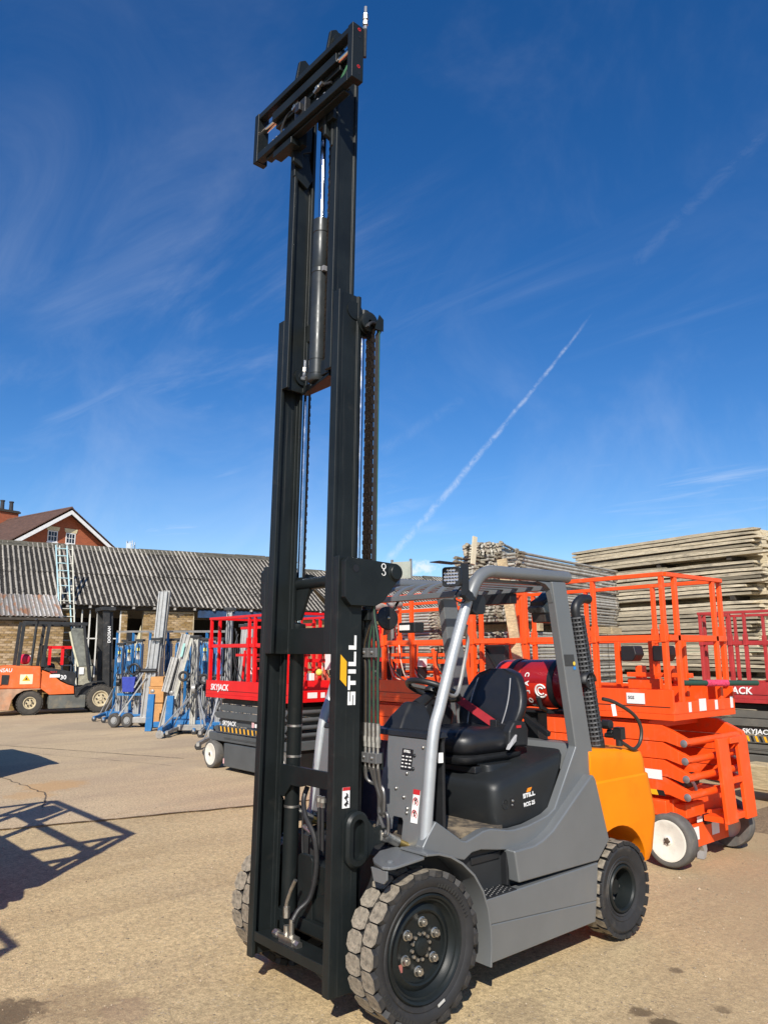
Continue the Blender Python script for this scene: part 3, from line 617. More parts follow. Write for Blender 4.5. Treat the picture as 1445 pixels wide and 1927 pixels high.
# floor, hood
P(MB().box(-.445, .445, .10, .72, .735, .757), 'floor_mat', mat('muddy_floor_mat', (.06, .05, .04), .9, 0, .3, 12, .4, 60, dirt=(.34, .26, .16), dscale=5, damt=.85, dlo=.42), .003)
sec = lambda z, y0, y1, x, r: [V((p[0], p[1], z)) for p in rrect(-x, x, y0, y1, r, 6)]
hb = MB().loft([sec(.735, .69, 1.13, .440, .05), sec(.76, .675, 1.16, .448, .06), sec(.93, .66, 1.31, .448, .07), sec(.965, .667, 1.335, .44, .075), sec(.985, .685, 1.35, .42, .08)], cap=True)
for i, v in enumerate(hb.v):                         # the top rises towards the back
    if v[2] > .9: hb.v[i] = (v[0], v[1], v[2]+.115*max(0, (v[1]-.70))/.65)
hood = P(hb, 'engine_hood', HOOD, smooth=50)
P(MB().loft([sec(.95, .80, 1.30, .30, .05), sec(1.045, .80, 1.30, .28, .05)]), 'hood_top', HOOD, .01, parent=hood)
still((.4485, .902, .872), .104, .024, (0, 1, .07), (0, -.07, 1), WHITE, hood)
decal('logo_mark', PORG, hood, (.4485, .93, .902), .05, .02, pts=[(0, 0), (.036, .003), (.050, .024), (.014, .021)])
text('RCG 25', .030, WHITE, hood, 'model_lettering', (.4485, .905, .826), (0, 1, .07), (0, -.07, 1), bold=.03)
b = MB().tube([(.449, .53+.16+.03*cos(t), .855+.032*sin(t)) for t in [2*pi*i/20 for i in range(20)]], .0025, 5, closed=True)
b = MB().tube([(.449, .745+.022*cos(t), .86+.026*sin(t)) for t in [2*pi*i/20 for i in range(20)]], .003, 5, closed=True); b.box(.444, .452, .735, .755, .865, .88)
P(b, 'hood_latch', HOOD, parent=hood)
k = decal('lock_plate', PBLK, hood, (.4485, .79, .835), .03, .05); P(MB().sphere((.452, .805, .872), .008, 8, 5).sphere((.452, .80, .85), .006, 8, 5), 'lock', ZINC, parent=k)
P(MB().loft([sec(.98, 1.33, 1.47, .44, .03), sec(1.13, 1.40, 1.50, .44, .03)]).box(-.44, .44, 1.40, 1.56, 1.06, 1.12), 'rear_cowl', GREY, .01)
# seat
P(MB().box(-.235, .235, .74, 1.15, .995, 1.035).box(-.22, .22, .78, 1.12, 1.036, 1.06), 'seat_base', BLACK, .008)
P(MB().loft([sec(1.05, .66, 1.17, .225, .05), sec(1.075, .64, 1.18, .25, .07), sec(1.09, .64, 1.18, .25, .07), sec(1.10, .68, 1.15, .22, .06)]), 'seat_suspension', BLACK, smooth=50)
def cush(z0, z1, x, y0, y1): 
    return MB().loft([sec(z0, y0+.03, y1-.02, x-.03, .08), sec(z0+.03, y0, y1, x, .10), sec(z1-.05, y0-.01, y1, x+.005, .11), sec(z1-.015, y0+.015, y1, x-.02, .11), sec(z1, y0+.07, y1-.03, x-.07, .08)])
P(cush(1.10, 1.235, .255, .64, 1.18), 'seat_cushion', SEAT, smooth=60)
def back_ring(t, yoff, sc):
    z = 1.19+.39*t; y = 1.12+.15*t; hw = (.205+.055*sin(pi*min(t*1.25, 1)))*(1 if t < .72 else max(0.02, 1-((t-.72)/.285)**2)**.36)
    R_ = []
    for k in range(24):
        a = 2*pi*k/24; cx, sx_ = cos(a), sin(a); px = hw*sc*math.copysign(abs(cx)**.55, cx); py = .05*sc*math.copysign(abs(sx_)**.6, sx_)
        if sx_ < 0: py *= (.55+1.0*abs(cx)**3)             # bolsters at the sides, hollow in the middle
        R_.append(V((px, y+py+yoff, z)))
    return R_
sb_ = P(MB().loft([back_ring(t/14, 0, 1) for t in range(15)]), 'seat_back', SEAT, smooth=60)
for s in (1, -1):
    P(MB().tube([V((s*.135+s*.02*sin(pi*t/10), 1.12+.15*t/10*.8-.040, 1.21+.39*.8*t/10)) for t in range(11)], .004, 6), 'seat_piping', mat('grey_piping', (.25, .25, .26), .5), parent=sb_)
P(MB().bar((-.22, 1.09, 1.385), (.13, 1.05, 1.245), .052, .005, up=(0, -.8, .6)), 'seat_belt', mat('red_belt_webbing', (.30, .012, .018), .6, 0, .1, 20, .2, 900), .001)
b = MB().box(.10, .155, 1.03, 1.06, 1.205, 1.275); b.box(.155, .24, 1.035, 1.065, 1.225, 1.255)
P(b, 'belt_buckle', BLACK, .005)
b = MB().prism([(.99, 1.13), (1.17, 1.12), (1.18, 1.22), (1.15, 1.27), (1.05, 1.275), (1.0, 1.22)], 'x', .22, .285); sx_ = P(b, 'seat_hip_box', BLACK, .015, seg=3)
P(MB().box(.286, .29, 1.06, 1.10, 1.235, 1.25), 'release_button', PRED, parent=sx_)
P(MB().prism([(.97, 1.115), (1.04, 1.16), (1.05, 1.20), (1.01, 1.17)], 'x', .27, .30), 'seat_lever', mat('grey_lever', (.35, .35, .36), .4), .004)
P(MB().prism([(.80, 1.12), (1.10, 1.12), (1.14, 1.30), (1.0, 1.42), (.90, 1.44)], 'x', -.30, -.36).box(-.34, -.25, .92, 1.06, 1.34, 1.47), 'arm_console', BLACK, .02)
P(MB().prism([(.95, 1.03), (1.25, 1.08), (1.2, 1.45), (1.1, 1.45)], 'x', -.36, -.42), 'side_console', GREY, .01)
# grab handle, mirrors, lamp, roof bars
P(MB().tube(bez([(.44, .475, 1.83), (.41, .50, 1.79), (.41, .515, 1.74), (.41, .475, 1.60), (.41, .44, 1.50), (.425, .39, 1.455), (.455, .30, 1.47)], 5), .0105, 10), 'grab_handle', mat('grab_rail_paint', (.36, .35, .33), .35, .5))
fb = MB().prism([(.395, 1.985), (.395, 2.018), (.45, 2.012), (.45, 1.985)], 'x', -.46, .46); P(fb, 'front_bar', GREY, .004)
for i in range(7):
    x = -.375+.125*i; cv = bez([(x, .43, 2.0), (x, .50, 2.055), (x, .58, 2.085), (x, .70, 2.098), (x, 1.36, 2.108)], 5)
    b = MB(); b.loft([[p+V((-.019, 0, -.012)), p+V((.019, 0, -.012)), p+V((.019, 0, .006)), p+V((-.019, 0, .006))] for p in cv]); P(b, 'roof_bar', GREY, .002)
P(MB().box(-.46, .46, 1.30, 1.345, 2.07, 2.125), 'rear_bar', GREY, .004)
lm = P(MB().prism([(.17, 2.158), (.395, 2.158), (.395, 2.02), (.365, 1.985), (.335, 1.985), (.335, 2.02), (.335, 2.153), (.17, 2.153)], 'x', .536, .541).prism([(.335, 2.153), (.335, 2.158), (.17, 2.158), (.17, 2.153)], 'x', .47, .536).prism([(.36, 1.985), (.395, 2.02), (.43, 2.0), (.45, 1.96), (.40, 1.96)], 'x', .50, .536), 'lamp_bracket', BLACK, .001)
lo_ = V((.55, .262, 2.083)); lr, lu, ln = V((.93, .36, 0)), V((0, 0, 1)), V((.36, -.93, 0))
lo_ = V((.515, .285, 2.082))
Ml = frame_mat(lo_, lr, lu)
b = MB(); rg = lambda h, z, r: [Ml @ V((p[0], p[1], z)) for p in rrect(-h, h, -h, h, r, 5)]
b.loft([rg(.044, -.05, .012), rg(.050, -.03, .016), rg(.053, 0, .018), rg(.050, .006, .018), rg(.046, .006, .018), rg(.046, .001, .018)], cap=True)
P(b, 'lamp_housing', BLACK, parent=lm, smooth=40)
g = MB(); lens = mat('led_lens', (.80, .82, .85), .08, .85, .05)
for i in range(5):
    for j in range(5):
        if (i in (0, 4)) and (j in (0, 4)): continue
        c = Ml @ V((-.034+.017*i, -.034+.017*j, .0015)); g.lathe([(.0084, 0), (.0068, .0045), (.003, .0015), (0, .0022)], c, ln, 10)
P(g, 'led_cups', lens, parent=lm); 
b = MB().tube(bez([(.50, .37, 2.03), (.49, .33, 1.97), (.49, .40, 1.95), (.49, .43, 1.99)], 5), .004, 6); P(b, 'lamp_cable', BLACK, parent=lm)
P(MB().prism(rrect(.53, .64, 1.895, 2.005, .03), 'x', .38, .44).tube([(.42, .59, 2.0), (.44, .55, 2.04)], .01, 8), 'side_mirror', BLACK, .006)
mo = V((-.06, .34, 1.885)); mn = V((.95, -.25, .10)).normalized()
mi = P(MB().lathe([(0, .006), (.05, .005), (.066, 0), (.070, -.006), (.062, -.018), (0, -.022)], mo, mn, 28).tube([(-.08, .45, 2.0), (-.09, .42, 1.95), mo-mn*.02], .008, 8), 'round_mirror', BLACK)
P(MB().sphere(mo+mn*.008, .010, 8, 6), 'mirror_bolt', ZINC, parent=mi)
P(MB().loft([[mo-mn*.02+V((0, 0, .075)), mo-mn*.02+V((-.02, .06, -.03)), mo-mn*.02+V((-.03, .04, -.09)), mo-mn*.02+V((0, -.03, -.10))], [mo-mn*.06+V((-.03, .06, .07)), mo-mn*.07+V((-.05, .12, -.01)), mo-mn*.07+V((-.05, .10, -.07)), mo-mn*.06+V((-.03, .03, -.09))]]), 'mirror_wrap', mat('dusty_film', (.16, .09, .075), .25, 0, .3, 30), parent=mi)
P(MB().box(-.08, .06, .44, .52, 1.80, 1.86), 'roof_switch_box', BLACK, .006); decal('switch_label', WHITE, TRK, (-.07, .4385, 1.815), .09, .03, (1, 0, 0))
P(MB().box(-.14, .10, 1.27, 1.335, 2.0, 2.068), 'roof_console', PBLK, .004)
P(MB().prism([(1.27, 2.0), (1.42, 2.07), (1.45, 2.0), (1.44, 1.87), (1.29, 1.87)], 'x', .255, .36), 'rear_lamp', mat('rear_lamp_plastic', (.035, .028, .025), .5, 0, .3, 20), .006)
P(MB().loft([[V((x, y, z)) for y, z in ((1.25, 1.96), (1.44, 2.09), (1.47, 2.0), (1.46, 1.93), (1.27, 1.93))] for x in (.25, .31, .37)]), 'plastic_wrap', mat('clear_wrap', (.09, .09, .09), .12, 0, .6, 40, .8, 35, spec=.9))
# sticker on the post
sk = decal('post_label', mat('dark_label', (.04, .04, .04), .4), TRK, (.5035, 1.275, 1.60), .10, .07, (0, 1, .0), (0, -.13, 1))
P(MB().lathe([(0, .001), (.012, .001), (.012, 0)], (.5055, 1.365, 1.615), (1, 0, 0), 14), 'yellow_dot', mat('dot_yellow', (.8, .55, .05), .5), parent=sk); decal('blue_tab', mat('dot_blue', (.02, .22, .6), .5), sk, (.5055, 1.355, 1.578), .024, .018)
decal('post_label', WHITE, TRK, (.445, .235, 1.125), .028, .05, (.3, .95, 0), (0, 0, 1))
# counterweight with wheel arches
def csec(z, hw, yr, c=.16, y0=1.47):
    return [V((-hw, y0, z)), V((hw, y0, z))]+[V((hw-c+c*cos(t), yr-c*.9+c*.9*sin(t), z)) for t in [radians(x) for x in range(0, 91, 15)]]+[V((-hw+c-c*sin(t), yr-c*.9+c*.9*cos(t), z)) for t in [radians(x) for x in range(0, 91, 15)]]
cw = MB().loft([csec(.36, .50, 2.20), csec(.42, .515, 2.22), csec(.62, .535, 2.245), csec(.70, .533, 2.235), csec(.893, .522, 2.205), csec(.900, .512, 2.19), csec(.985, .515, 2.175), csec(1.03, .508, 2.16), csec(1.05, .49, 2.13)])
for i, v in enumerate(cw.v):
    if v[2] > .95: cw.v[i] = (v[0], v[1], v[2]+.05*(1-min(1, (v[1]-1.47)/.6)))
cwo = P(cw, 'counterweight', CWT, smooth=40)
bpy.context.view_layer.update()
for sh in (MB().cyl((.26, 1.70, .27), (.8, 1.70, .27), .355, 40), MB().cyl((-.26, 1.70, .27), (-.8, 1.70, .27), .355, 40), MB().prism([(1.3, .3), (1.56, .50), (1.47, .97), (1.3, .97)], 'x', .40, .8), MB().prism([(1.3, .3), (1.56, .50), (1.47, .97), (1.3, .97)], 'x', -.40, -.8)):
    cut = sh.build('cutter', None)
    md = cwo.modifiers.new('b', 'BOOLEAN'); md.object = cut; md.operation = 'DIFFERENCE'; md.solver = 'EXACT'
    bpy.context.view_layer.update(); apply_mods(cwo); bpy.data.objects.remove(cut)
cwo.data.shade_smooth(); cwo.data.set_sharp_from_angle(angle=radians(38))
md = cwo.modifiers.new('bevel', 'BEVEL'); md.width = .008; md.segments = 2; md.limit_method = 'ANGLE'; md.angle_limit = radians(45); md.harden_normals = True
# exhaust behind the near post
e0, e1 = V((.385, 1.735, 1.075)), V((.385, 1.585, 1.905)); ea = (e1-e0).normalized(); eu = V((1, 0, 0)); ew = ea.cross(eu)
ex = P(MB().tube([e0, e1], .040, 16), 'exhaust_pipe', BLACK)
g = MB(); nr = 30; nc = 14; re = .050
for i in range(nr+1):
    c = e0.lerp(e1, i/nr); g.tube([c+(eu*cos(2*pi*k/nc)+ew*sin(2*pi*k/nc))*re for k in range(nc)], .0075, 4, closed=True)
for k in range(nc):
    d = (eu*cos(2*pi*k/nc)+ew*sin(2*pi*k/nc))*re; g.bar(e0+d, e1+d, .012, .005, up=d)
P(g, 'heat_guard', mat('perforated_guard', (.035, .037, .04), .5), parent=ex, smooth=0)
P(MB().box(.30, .46, 1.67, 1.81, 1.055, 1.075).cyl((.385, 1.735, 1.07), (.385, 1.73, 1.13), .055, 16), 'exhaust_foot', BLACK, .004, parent=ex)
P(MB().tube(bez([e1-ea*.02, e1+ea*.05, V((.385, 1.60, 2.0)), V((.385, 1.66, 2.03)), V((.385, 1.73, 2.03))], 6), .031, 16), 'tail_pipe', BLACK, parent=ex)
# bottle rack
b = MB().box(-.38, .30, 1.52, 1.70, 1.29, 1.305); 
for x in (-.22, .16): b.tube([(x, 1.44, 1.40), (x, 1.47, 1.33), (x, 1.55, 1.30), (x, 1.66, 1.30), (x, 1.75, 1.33), (x, 1.78, 1.40)], .016, 8)
b.box(-.06, .06, 1.56, 1.66, 1.08, 1.29); b.bar((-.05, 1.5, 1.29), (.25, 1.42, 1.17), .03)
P(b, 'bottle_rack', BLACK, .003)
b = MB().box(.47, .53, 1.80, 1.85, 1.13, 1.20).box(.475, .525, 1.795, 1.855, 1.20, 1.207).cyl((.40, 1.82, 1.15), (.47, 1.82, 1.15), .016, 10).cyl((.50, 1.82, 1.13), (.50, 1.82, 1.09), .022, 10).cyl((.46, 1.82, 1.17), (.42, 1.82, 1.17), .02, 8).cyl((.5, 1.85, 1.17), (.5, 1.875, 1.17), .014, 8).cyl((.40, 1.80, 1.22), (.46, 1.80, 1.22), .03, 10)
P(b, 'gas_regulator', BLACK, .002)
P(MB().tube(bez([(.44, 1.75, 1.385), (.47, 1.84, 1.36), (.50, 2.0, 1.28), (.51, 2.07, 1.19), (.51, 2.05, 1.10), (.51, 1.97, 1.06), (.505, 1.89, 1.09), (.50, 1.84, 1.115)], 8), .012, 10), 'gas_hose', mat('braided_gas_hose', (.05, .043, .035), .5, .3, .3, 120))
# ---- the gas bottle strapped behind the seat
GB = thing('gas_bottle', 'dark red gas bottle strapped on its side behind the forklift seat', 'gas bottle', (.05, 1.62, 1.478))
GR = mat('gas_bottle_red', (.33, .012, .016), .30, .1, .06, 5, coat=.5)
def bot(r=.158, x0=-.36, x1=.34):
    pf = [(0, x0)]+[(r*sin(radians(a)), x0+.09*(1-cos(radians(a)))) for a in range(15, 91, 15)]+[(r, x1-.09)]+[(r*sin(radians(a)), x1-.09*(1-cos(radians(a)))) for a in range(75, -1, -15)]
    return MB().lathe(pf, (0, 0, 0), (1, 0, 0), 40)
bd = bot().build('bottle_body', GR, GB, smooth=40)
BR = mat('bright_label_red', (.62, .03, .015), .35, 0, .08, 8)
def patch(x0, x1, a0, a1, r=.1592, wave=0., n=14):
    b = MB(); vs_ = []; 
    for i in range(n+1):
        a = radians(a0+(a1-a0)*i/n); xx0 = x0+wave*sin(i/n*pi)
        vs_ += [V((xx0, r*cos(a), r*sin(a))), V((x1, r*cos(a), r*sin(a)))]
    return MB().add(vs_, [(2*i, 2*i+1, 2*i+3, 2*i+2) for i in range(n)])
patch(-.02, .16, 178, 262, wave=-.05).build('bright_panel', BR, bd, smooth=60)
patch(-.27, -.06, 118, 185, wave=.03).build('bright_panel', BR, bd, smooth=60)
for i, ch in enumerate('CALOR'):
    a = radians(152+i*21); n_ = V((0, cos(a), sin(a))); u_2 = V((1, 0, 0))
    text(ch, .048, WHITE, bd, 'bottle_lettering', n_*.1605+V((.022, 0, 0)), (.0, -sin(a), cos(a)), (-1, 0, 0), bold=.02)
a = radians(196); n_ = V((0, cos(a), sin(a))); t_ = V((0, -sin(a), cos(a)))
for r_, wd, rng in ((.042, .0115, range(28, 333, 15)), (.023, .010, range(40, 321, 14))):
    pts = [n_*.158+V((1, 0, 0))*(.115+r_*cos(radians(q)))-t_*(r_*sin(radians(q))) for q in rng]
    pts = [V((p.x, 0, 0))+V((0, p.y, p.z)).normalized()*.1605 for p in pts]
    MB().tube(pts, wd*.55, 6, closed=False).build('roundel', WHITE, bd)
for x in (-.15, .19):
    MB().lathe([(.1595, -.022), (.163, -.022), (.163, .022), (.1595, .022)], (x, 0, 0), (1, 0, 0), 40).build('strap', BLACK, GB)
MB().tube([(.40, .115*cos(t), .115*sin(t)) for t in [radians(q) for q in range(-40, 221, 20)]], .0, 4) if 0 else None
b = MB(); ring0 = [V((.30, .06*cos(radians(q)), .02+.06*sin(radians(q)))) for q in range(0, 200, 15)]; ring1 = [p+V((.10, 0, 0)) for p in ring0]; n = len(ring0)
b.add(ring0+ring1, [(i, i+1, n+i+1, n+i) for i in range(n-1)]); co = b.build('valve_collar', BLACK, GB, smooth=60); md = co.modifiers.new('s', 'SOLIDIFY'); md.thickness = .006
MB().cyl((.33, 0, 0), (.38, 0, 0), .022, 12).cyl((.37, 0, 0), (.37, .08, -.05), .014, 10).build('valve', BLACK, GB)
decal('paper_tag', WHITE, GB, (.44, .16, -.20), .035, .075, (.2, 1, 0), (0, -.2, 1))
# ================================================================ the yard
def groundmat(name, c1, c2, c3, spots, pit=.5, brown=None, stains=()):
    m = bpy.data.materials.new(name); m.use_nodes = True; T = m.node_tree; b = T.nodes['Principled BSDF']; b.inputs['Roughness'].default_value = .93; b.inputs['Specular IOR Level'].default_value = .25
    g = nd('ShaderNodeTexCoord', T).outputs['Object']
    def mixc(f, a, c):
        n = nd('ShaderNodeMix', T); n.data_type = 'RGBA'; lk(f, n.inputs['Factor'], T)
        for k, x in ((6, a), (7, c)):
            if isinstance(x, tuple): n.inputs[k].default_value = x+(1,)
            else: lk(x, n.inputs[k], T)
        return n.outputs[2]
    # long tyre-dragged streaks, patches, grit
    st = nd('ShaderNodeMapping', T); lk(g, st.inputs[0], T); st.inputs['Rotation'].default_value = (0, 0, .35); st.inputs['Scale'].default_value = (1.0, .28, 1)
    col = mixc(ramp(noise(st.outputs[0], 1.1, 8, .62, .6, T), .34, .68, tree=T), c1, c2)
    col = mixc(ramp(noise(g, .45, 6, .6, .3, T), .45, .72, 0, .6, tree=T), col, c3)
    f1 = noise(g, 38, 6, .75, tree=T); f2 = noise(g, 170, 3, .7, tree=T)
    grit = ramp(f1, .30, .70, .68, 1.28, tree=T); grit2 = ramp(f2, .28, .72, .66, 1.30, tree=T)
    h = nd('ShaderNodeHueSaturation', T); lk(col, h.inputs['Color'], T); lk(fm('MULTIPLY', grit, grit2, tree=T), h.inputs['Value'], T)
    col = h.outputs[0]
    vo = nd('ShaderNodeTexVoronoi', T); lk(g, vo.inputs['Vector'], T); vo.inputs['Scale'].default_value = 55
    cc = nd('ShaderNodeSeparateColor', T); lk(vo.outputs['Color'], cc.inputs[0], T)
    sz = fm('MULTIPLY', ramp(cc.outputs[0], .72, 1, 0, .42, tree=T), 1, tree=T)
    stone = fm('LESS_THAN', vo.outputs['Distance'], sz, tree=T)
    pale = mixc(cc.outputs[1], (.52, .43, .30), (.20, .155, .11))
    col = mixc(fm('MULTIPLY', stone, spots, tree=T), col, pale)
    st2 = nd('ShaderNodeMapping', T); lk(g, st2.inputs[0], T); st2.inputs['Rotation'].default_value = (0, 0, -.55); st2.inputs['Scale'].default_value = (3.2, .22, 1)
    col = mixc(ramp(noise(st2.outputs[0], 1.6, 7, .62, 1.2, T), .50, .74, 0, .38, tree=T), col, (.30, .225, .14))
    col = mixc(ramp(noise(g, .8, 7, .65, .6, T), .60, .74, 0, .45, tree=T), col, (.62, .50, .33))
    col = mixc(ramp(noise(g, .62, 8, .7, 1.0, T), .66, .78, 0, .55, tree=T), col, (.19, .14, .09))
    if brown:                                                # earth trodden over the concrete towards the right
        sx = nd('ShaderNodeSeparateXYZ', T); lk(g, sx.inputs[0], T)
        side = fm('ADD', fm('MULTIPLY', sx.outputs[0], .85, tree=T), fm('MULTIPLY', sx.outputs[1], .55, tree=T), tree=T)
        side = fm('ADD', side, fm('MULTIPLY', fm('SUBTRACT', noise(g, .9, 6, .65, .5, T), .5, tree=T), 2.6, tree=T), tree=T)
        col = mixc(ramp(side, .6, 3.0, 0, .85, tree=T), col, brown)
    for px_, r_, st_, dc in stains:                          # damp and oily spots
        dv = nd('ShaderNodeVectorMath', T); dv.operation = 'DISTANCE'; lk(g, dv.inputs[0], T); dv.inputs[1].default_value = px_
        dd_ = fm('ADD', fm('DIVIDE', dv.outputs['Value'], r_, tree=T), fm('MULTIPLY', fm('SUBTRACT', noise(g, 5.5/max(r_, .1)*.35, 7, .7, .6, T), .5, tree=T), 1.8, tree=T), tree=T)
        col = mixc(ramp(dd_, 1.0, .55, 0, st_, tree=T), col, dc)
    dk = ramp(noise(g, 7.5, 5, .7, .2, T), .66, .78, 0, .35, tree=T)
    col = mixc(dk, col, (.12, .095, .07))
    lk(col, b.inputs['Base Color'], T)
    bn = nd('ShaderNodeBump', T); bn.inputs['Strength'].default_value = pit; bn.inputs['Distance'].default_value = .012
    hgt = fm('ADD', fm('ADD', f1, fm('MULTIPLY', f2, .45, tree=T), tree=T), fm('MULTIPLY', stone, .35, tree=T), tree=T); lk(hgt, bn.inputs['Height'], T); lk(bn.outputs[0], b.inputs['Normal'], T)
    return m
def gpt(u, v): p = pix(u, v); q = CAM+p*(-CAM.z/p.z); return (q.x, q.y, 0.)
ST = [(gpt(1205, 1898), .07, .75, (.09, .06, .035)), (gpt(1252, 1922), .09, .8, (.08, .055, .03)), (gpt(1272, 1821), .05, .7, (.10, .07, .045)), (gpt(8, 1905), .22, .8, (.10, .07, .045)), (gpt(150, 1880), .28, .35, (.22, .15, .09)), (gpt(1360, 1895), .05, .6, (.12, .085, .05)), (gpt(240, 1895), .16, .4, (.26, .17, .12)), (gpt(980, 1900), .2, .3, (.22, .16, .10))]
DIRT = groundmat('trodden_sandy_concrete', (.56, .425, .235), (.44, .325, .18), (.50, .39, .235), .9, brown=(.37, .265, .155), stains=ST)
SLAB = groundmat('worn_pinkish_slab', (.53, .40, .245), (.44, .33, .215), (.55, .425, .27), .5, .35, stains=[(gpt(105, 1478), .5, .6, (.50, .29, .12)), (gpt(60, 1496), .35, .5, (.50, .30, .13)), (gpt(330, 1440), .8, .3, (.36, .28, .20)), (gpt(200, 1365), 1.6, .4, (.30, .24, .17))])
def jitter_line(a, b, n, amp):
    a, b = V(a), V(b); d = (b-a); pn = V((-d.y, d.x, 0)).normalized(); out = []; w = 0
    for i in range(n+1):
        w = w*.6+random.uniform(-amp, amp); out.append(a+d*(i/n)+pn*w)
    return out
random.seed(11)
g = MB(); g.add([V((x, y, -.014)) for x, y in ((-600, -600), (600, -600), (600, 600), (-600, 600))], [(0, 1, 2, 3)])
tag(g.build('ground', DIRT, smooth=0), kind='structure')
# far slab whose broken edge runs across the yard
edge = jitter_line((-16, -2.55, 0), (-4.40, 2.25, 0), 90, .012)
# measured edge: (-5.1,-.3) .. (-4.45,2.2)
edge = jitter_line((-5.75, -2.9, 0), (-4.46, 2.2, 0), 70, .010)+jitter_line((-4.44, 2.25, 0), (-3.4, 6.5, 0), 40, .010)[1:]+jitter_line((-3.4, 6.6, 0), (-1.0, 40, 0), 30, .03)[1:]
far = [V((-80, 60, 0)), V((-80, -30, 0)), V((-9, -12, 0))]
top = edge[::1]
sl_ = MB(); pts = [V((p.x, p.y, -.002)) for p in top]+[V((-10, 60, -.002)), V((-90, 60, -.002)), V((-90, -20, -.002)), V((-9, -20, -.002))]
n = len(pts); low = [V((p.x, p.y, -.05)) for p in pts]
sl_.add(pts+low, [tuple(range(n))]+[(i, n+i, n+(i+1) % n, (i+1) % n) for i in range(n)])
tag(sl_.build('concrete_slab', SLAB, smooth=0), kind='structure')
# dirt-filled joint along the edge and cracks in the slab
CRK = mat('dirt_filled_crack', (.11, .085, .06), .95, 0, .3, 30, .4, 80)
def crack(pts, w, name='ground_crack'):
    b = MB(); L = []; 
    for i, p in enumerate(pts):
        t = (pts[min(i+1, len(pts)-1)]-pts[max(i-1, 0)]).normalized(); nn = V((-t.y, t.x, 0)); ww = w*random.uniform(.35, 1.25)
        L += [p+nn*ww, p-nn*ww]
    L = [V((p.x, p.y, .0022)) for p in L]
    b.add(L, [(2*i, 2*i+1, 2*i+3, 2*i+2) for i in range(len(pts)-1)]); return tag(b.build(name, CRK, smooth=0), kind='structure')
crack([p+V((.012, -.004, 0)) for p in edge[:100]], .013, 'slab_joint')
crack(bez(jitter_line(gpt(0, 1462), gpt(30, 1473), 8, .03)+jitter_line(gpt(34, 1475), gpt(84, 1492), 12, .03)+jitter_line(gpt(86, 1494), gpt(82, 1520), 6, .02), 2), .010)
crack(jitter_line((-13.9, 1.2, 0), (-8.6, 3.4, 0), 60, .010), .012)
crack(jitter_line((-11.5, 1.6, 0), (-8.0, 2.9, 0), 40, .012), .005)
# loose grit on the yard
random.seed(5); gr = MB()
for i in range(5200):
    dist = 1.6+7.5*random.random()**1.6; lat = random.uniform(-.56, .56)
    p = CAM+(_d*V((1, 1, 0))).normalized()*dist+_r*lat*dist*1.0
    s = random.uniform(.0015, .0055)*(1+.10*dist)*(1.8 if random.random() < .04 else 1)
    c = V((p.x, p.y, -.012 if p.x > -4.5 else .0)); a = random.uniform(0, 6.3)
    vs_ = [c+V((s*1.3*cos(a+q*2*pi/5)*random.uniform(.6, 1), s*sin(a+q*2*pi/5)*random.uniform(.6, 1), 0)) for q in range(5)]+[c+V((random.uniform(-.3, .3)*s, random.uniform(-.3, .3)*s, s*random.uniform(.5, .9)))]
    gr.add(vs_, [(0, 1, 5), (1, 2, 5), (2, 3, 5), (3, 4, 5), (4, 0, 5)])
tag(gr.build('loose_gravel', mat('pale_grit', (.33, .26, .175), .95, 0, .7, 25), smooth=0), kind='stuff')
# churned earth bank at the right, below the timber stack
random.seed(8); nx, ny = 60, 40; ea = MB(); vs_ = []
for i in range(nx+1):
    for j in range(ny+1):
        u, v = i/nx, j/ny; x = -.65+5.6*u; y = 4.95+4.6*v
        hh = min(1, 5*u, 5*(1-u), 4*v, 4*(1-v)); vs_.append(V((x, y, -.02+hh*(.035+.16*max(0, sin(3.1*v))*(.6+.4*sin(9*u+4*v))*1+random.uniform(-.018, .018)))))
ea.add(vs_, [(i*(ny+1)+j, (i+1)*(ny+1)+j, (i+1)*(ny+1)+j+1, i*(ny+1)+j+1) for i in range(nx) for j in range(ny)])
tag(ea.build('earth_bank', groundmat('loose_brown_earth', (.27, .19, .115), (.20, .14, .09), (.36, .27, .17), 1., .9), smooth=60), kind='structure')

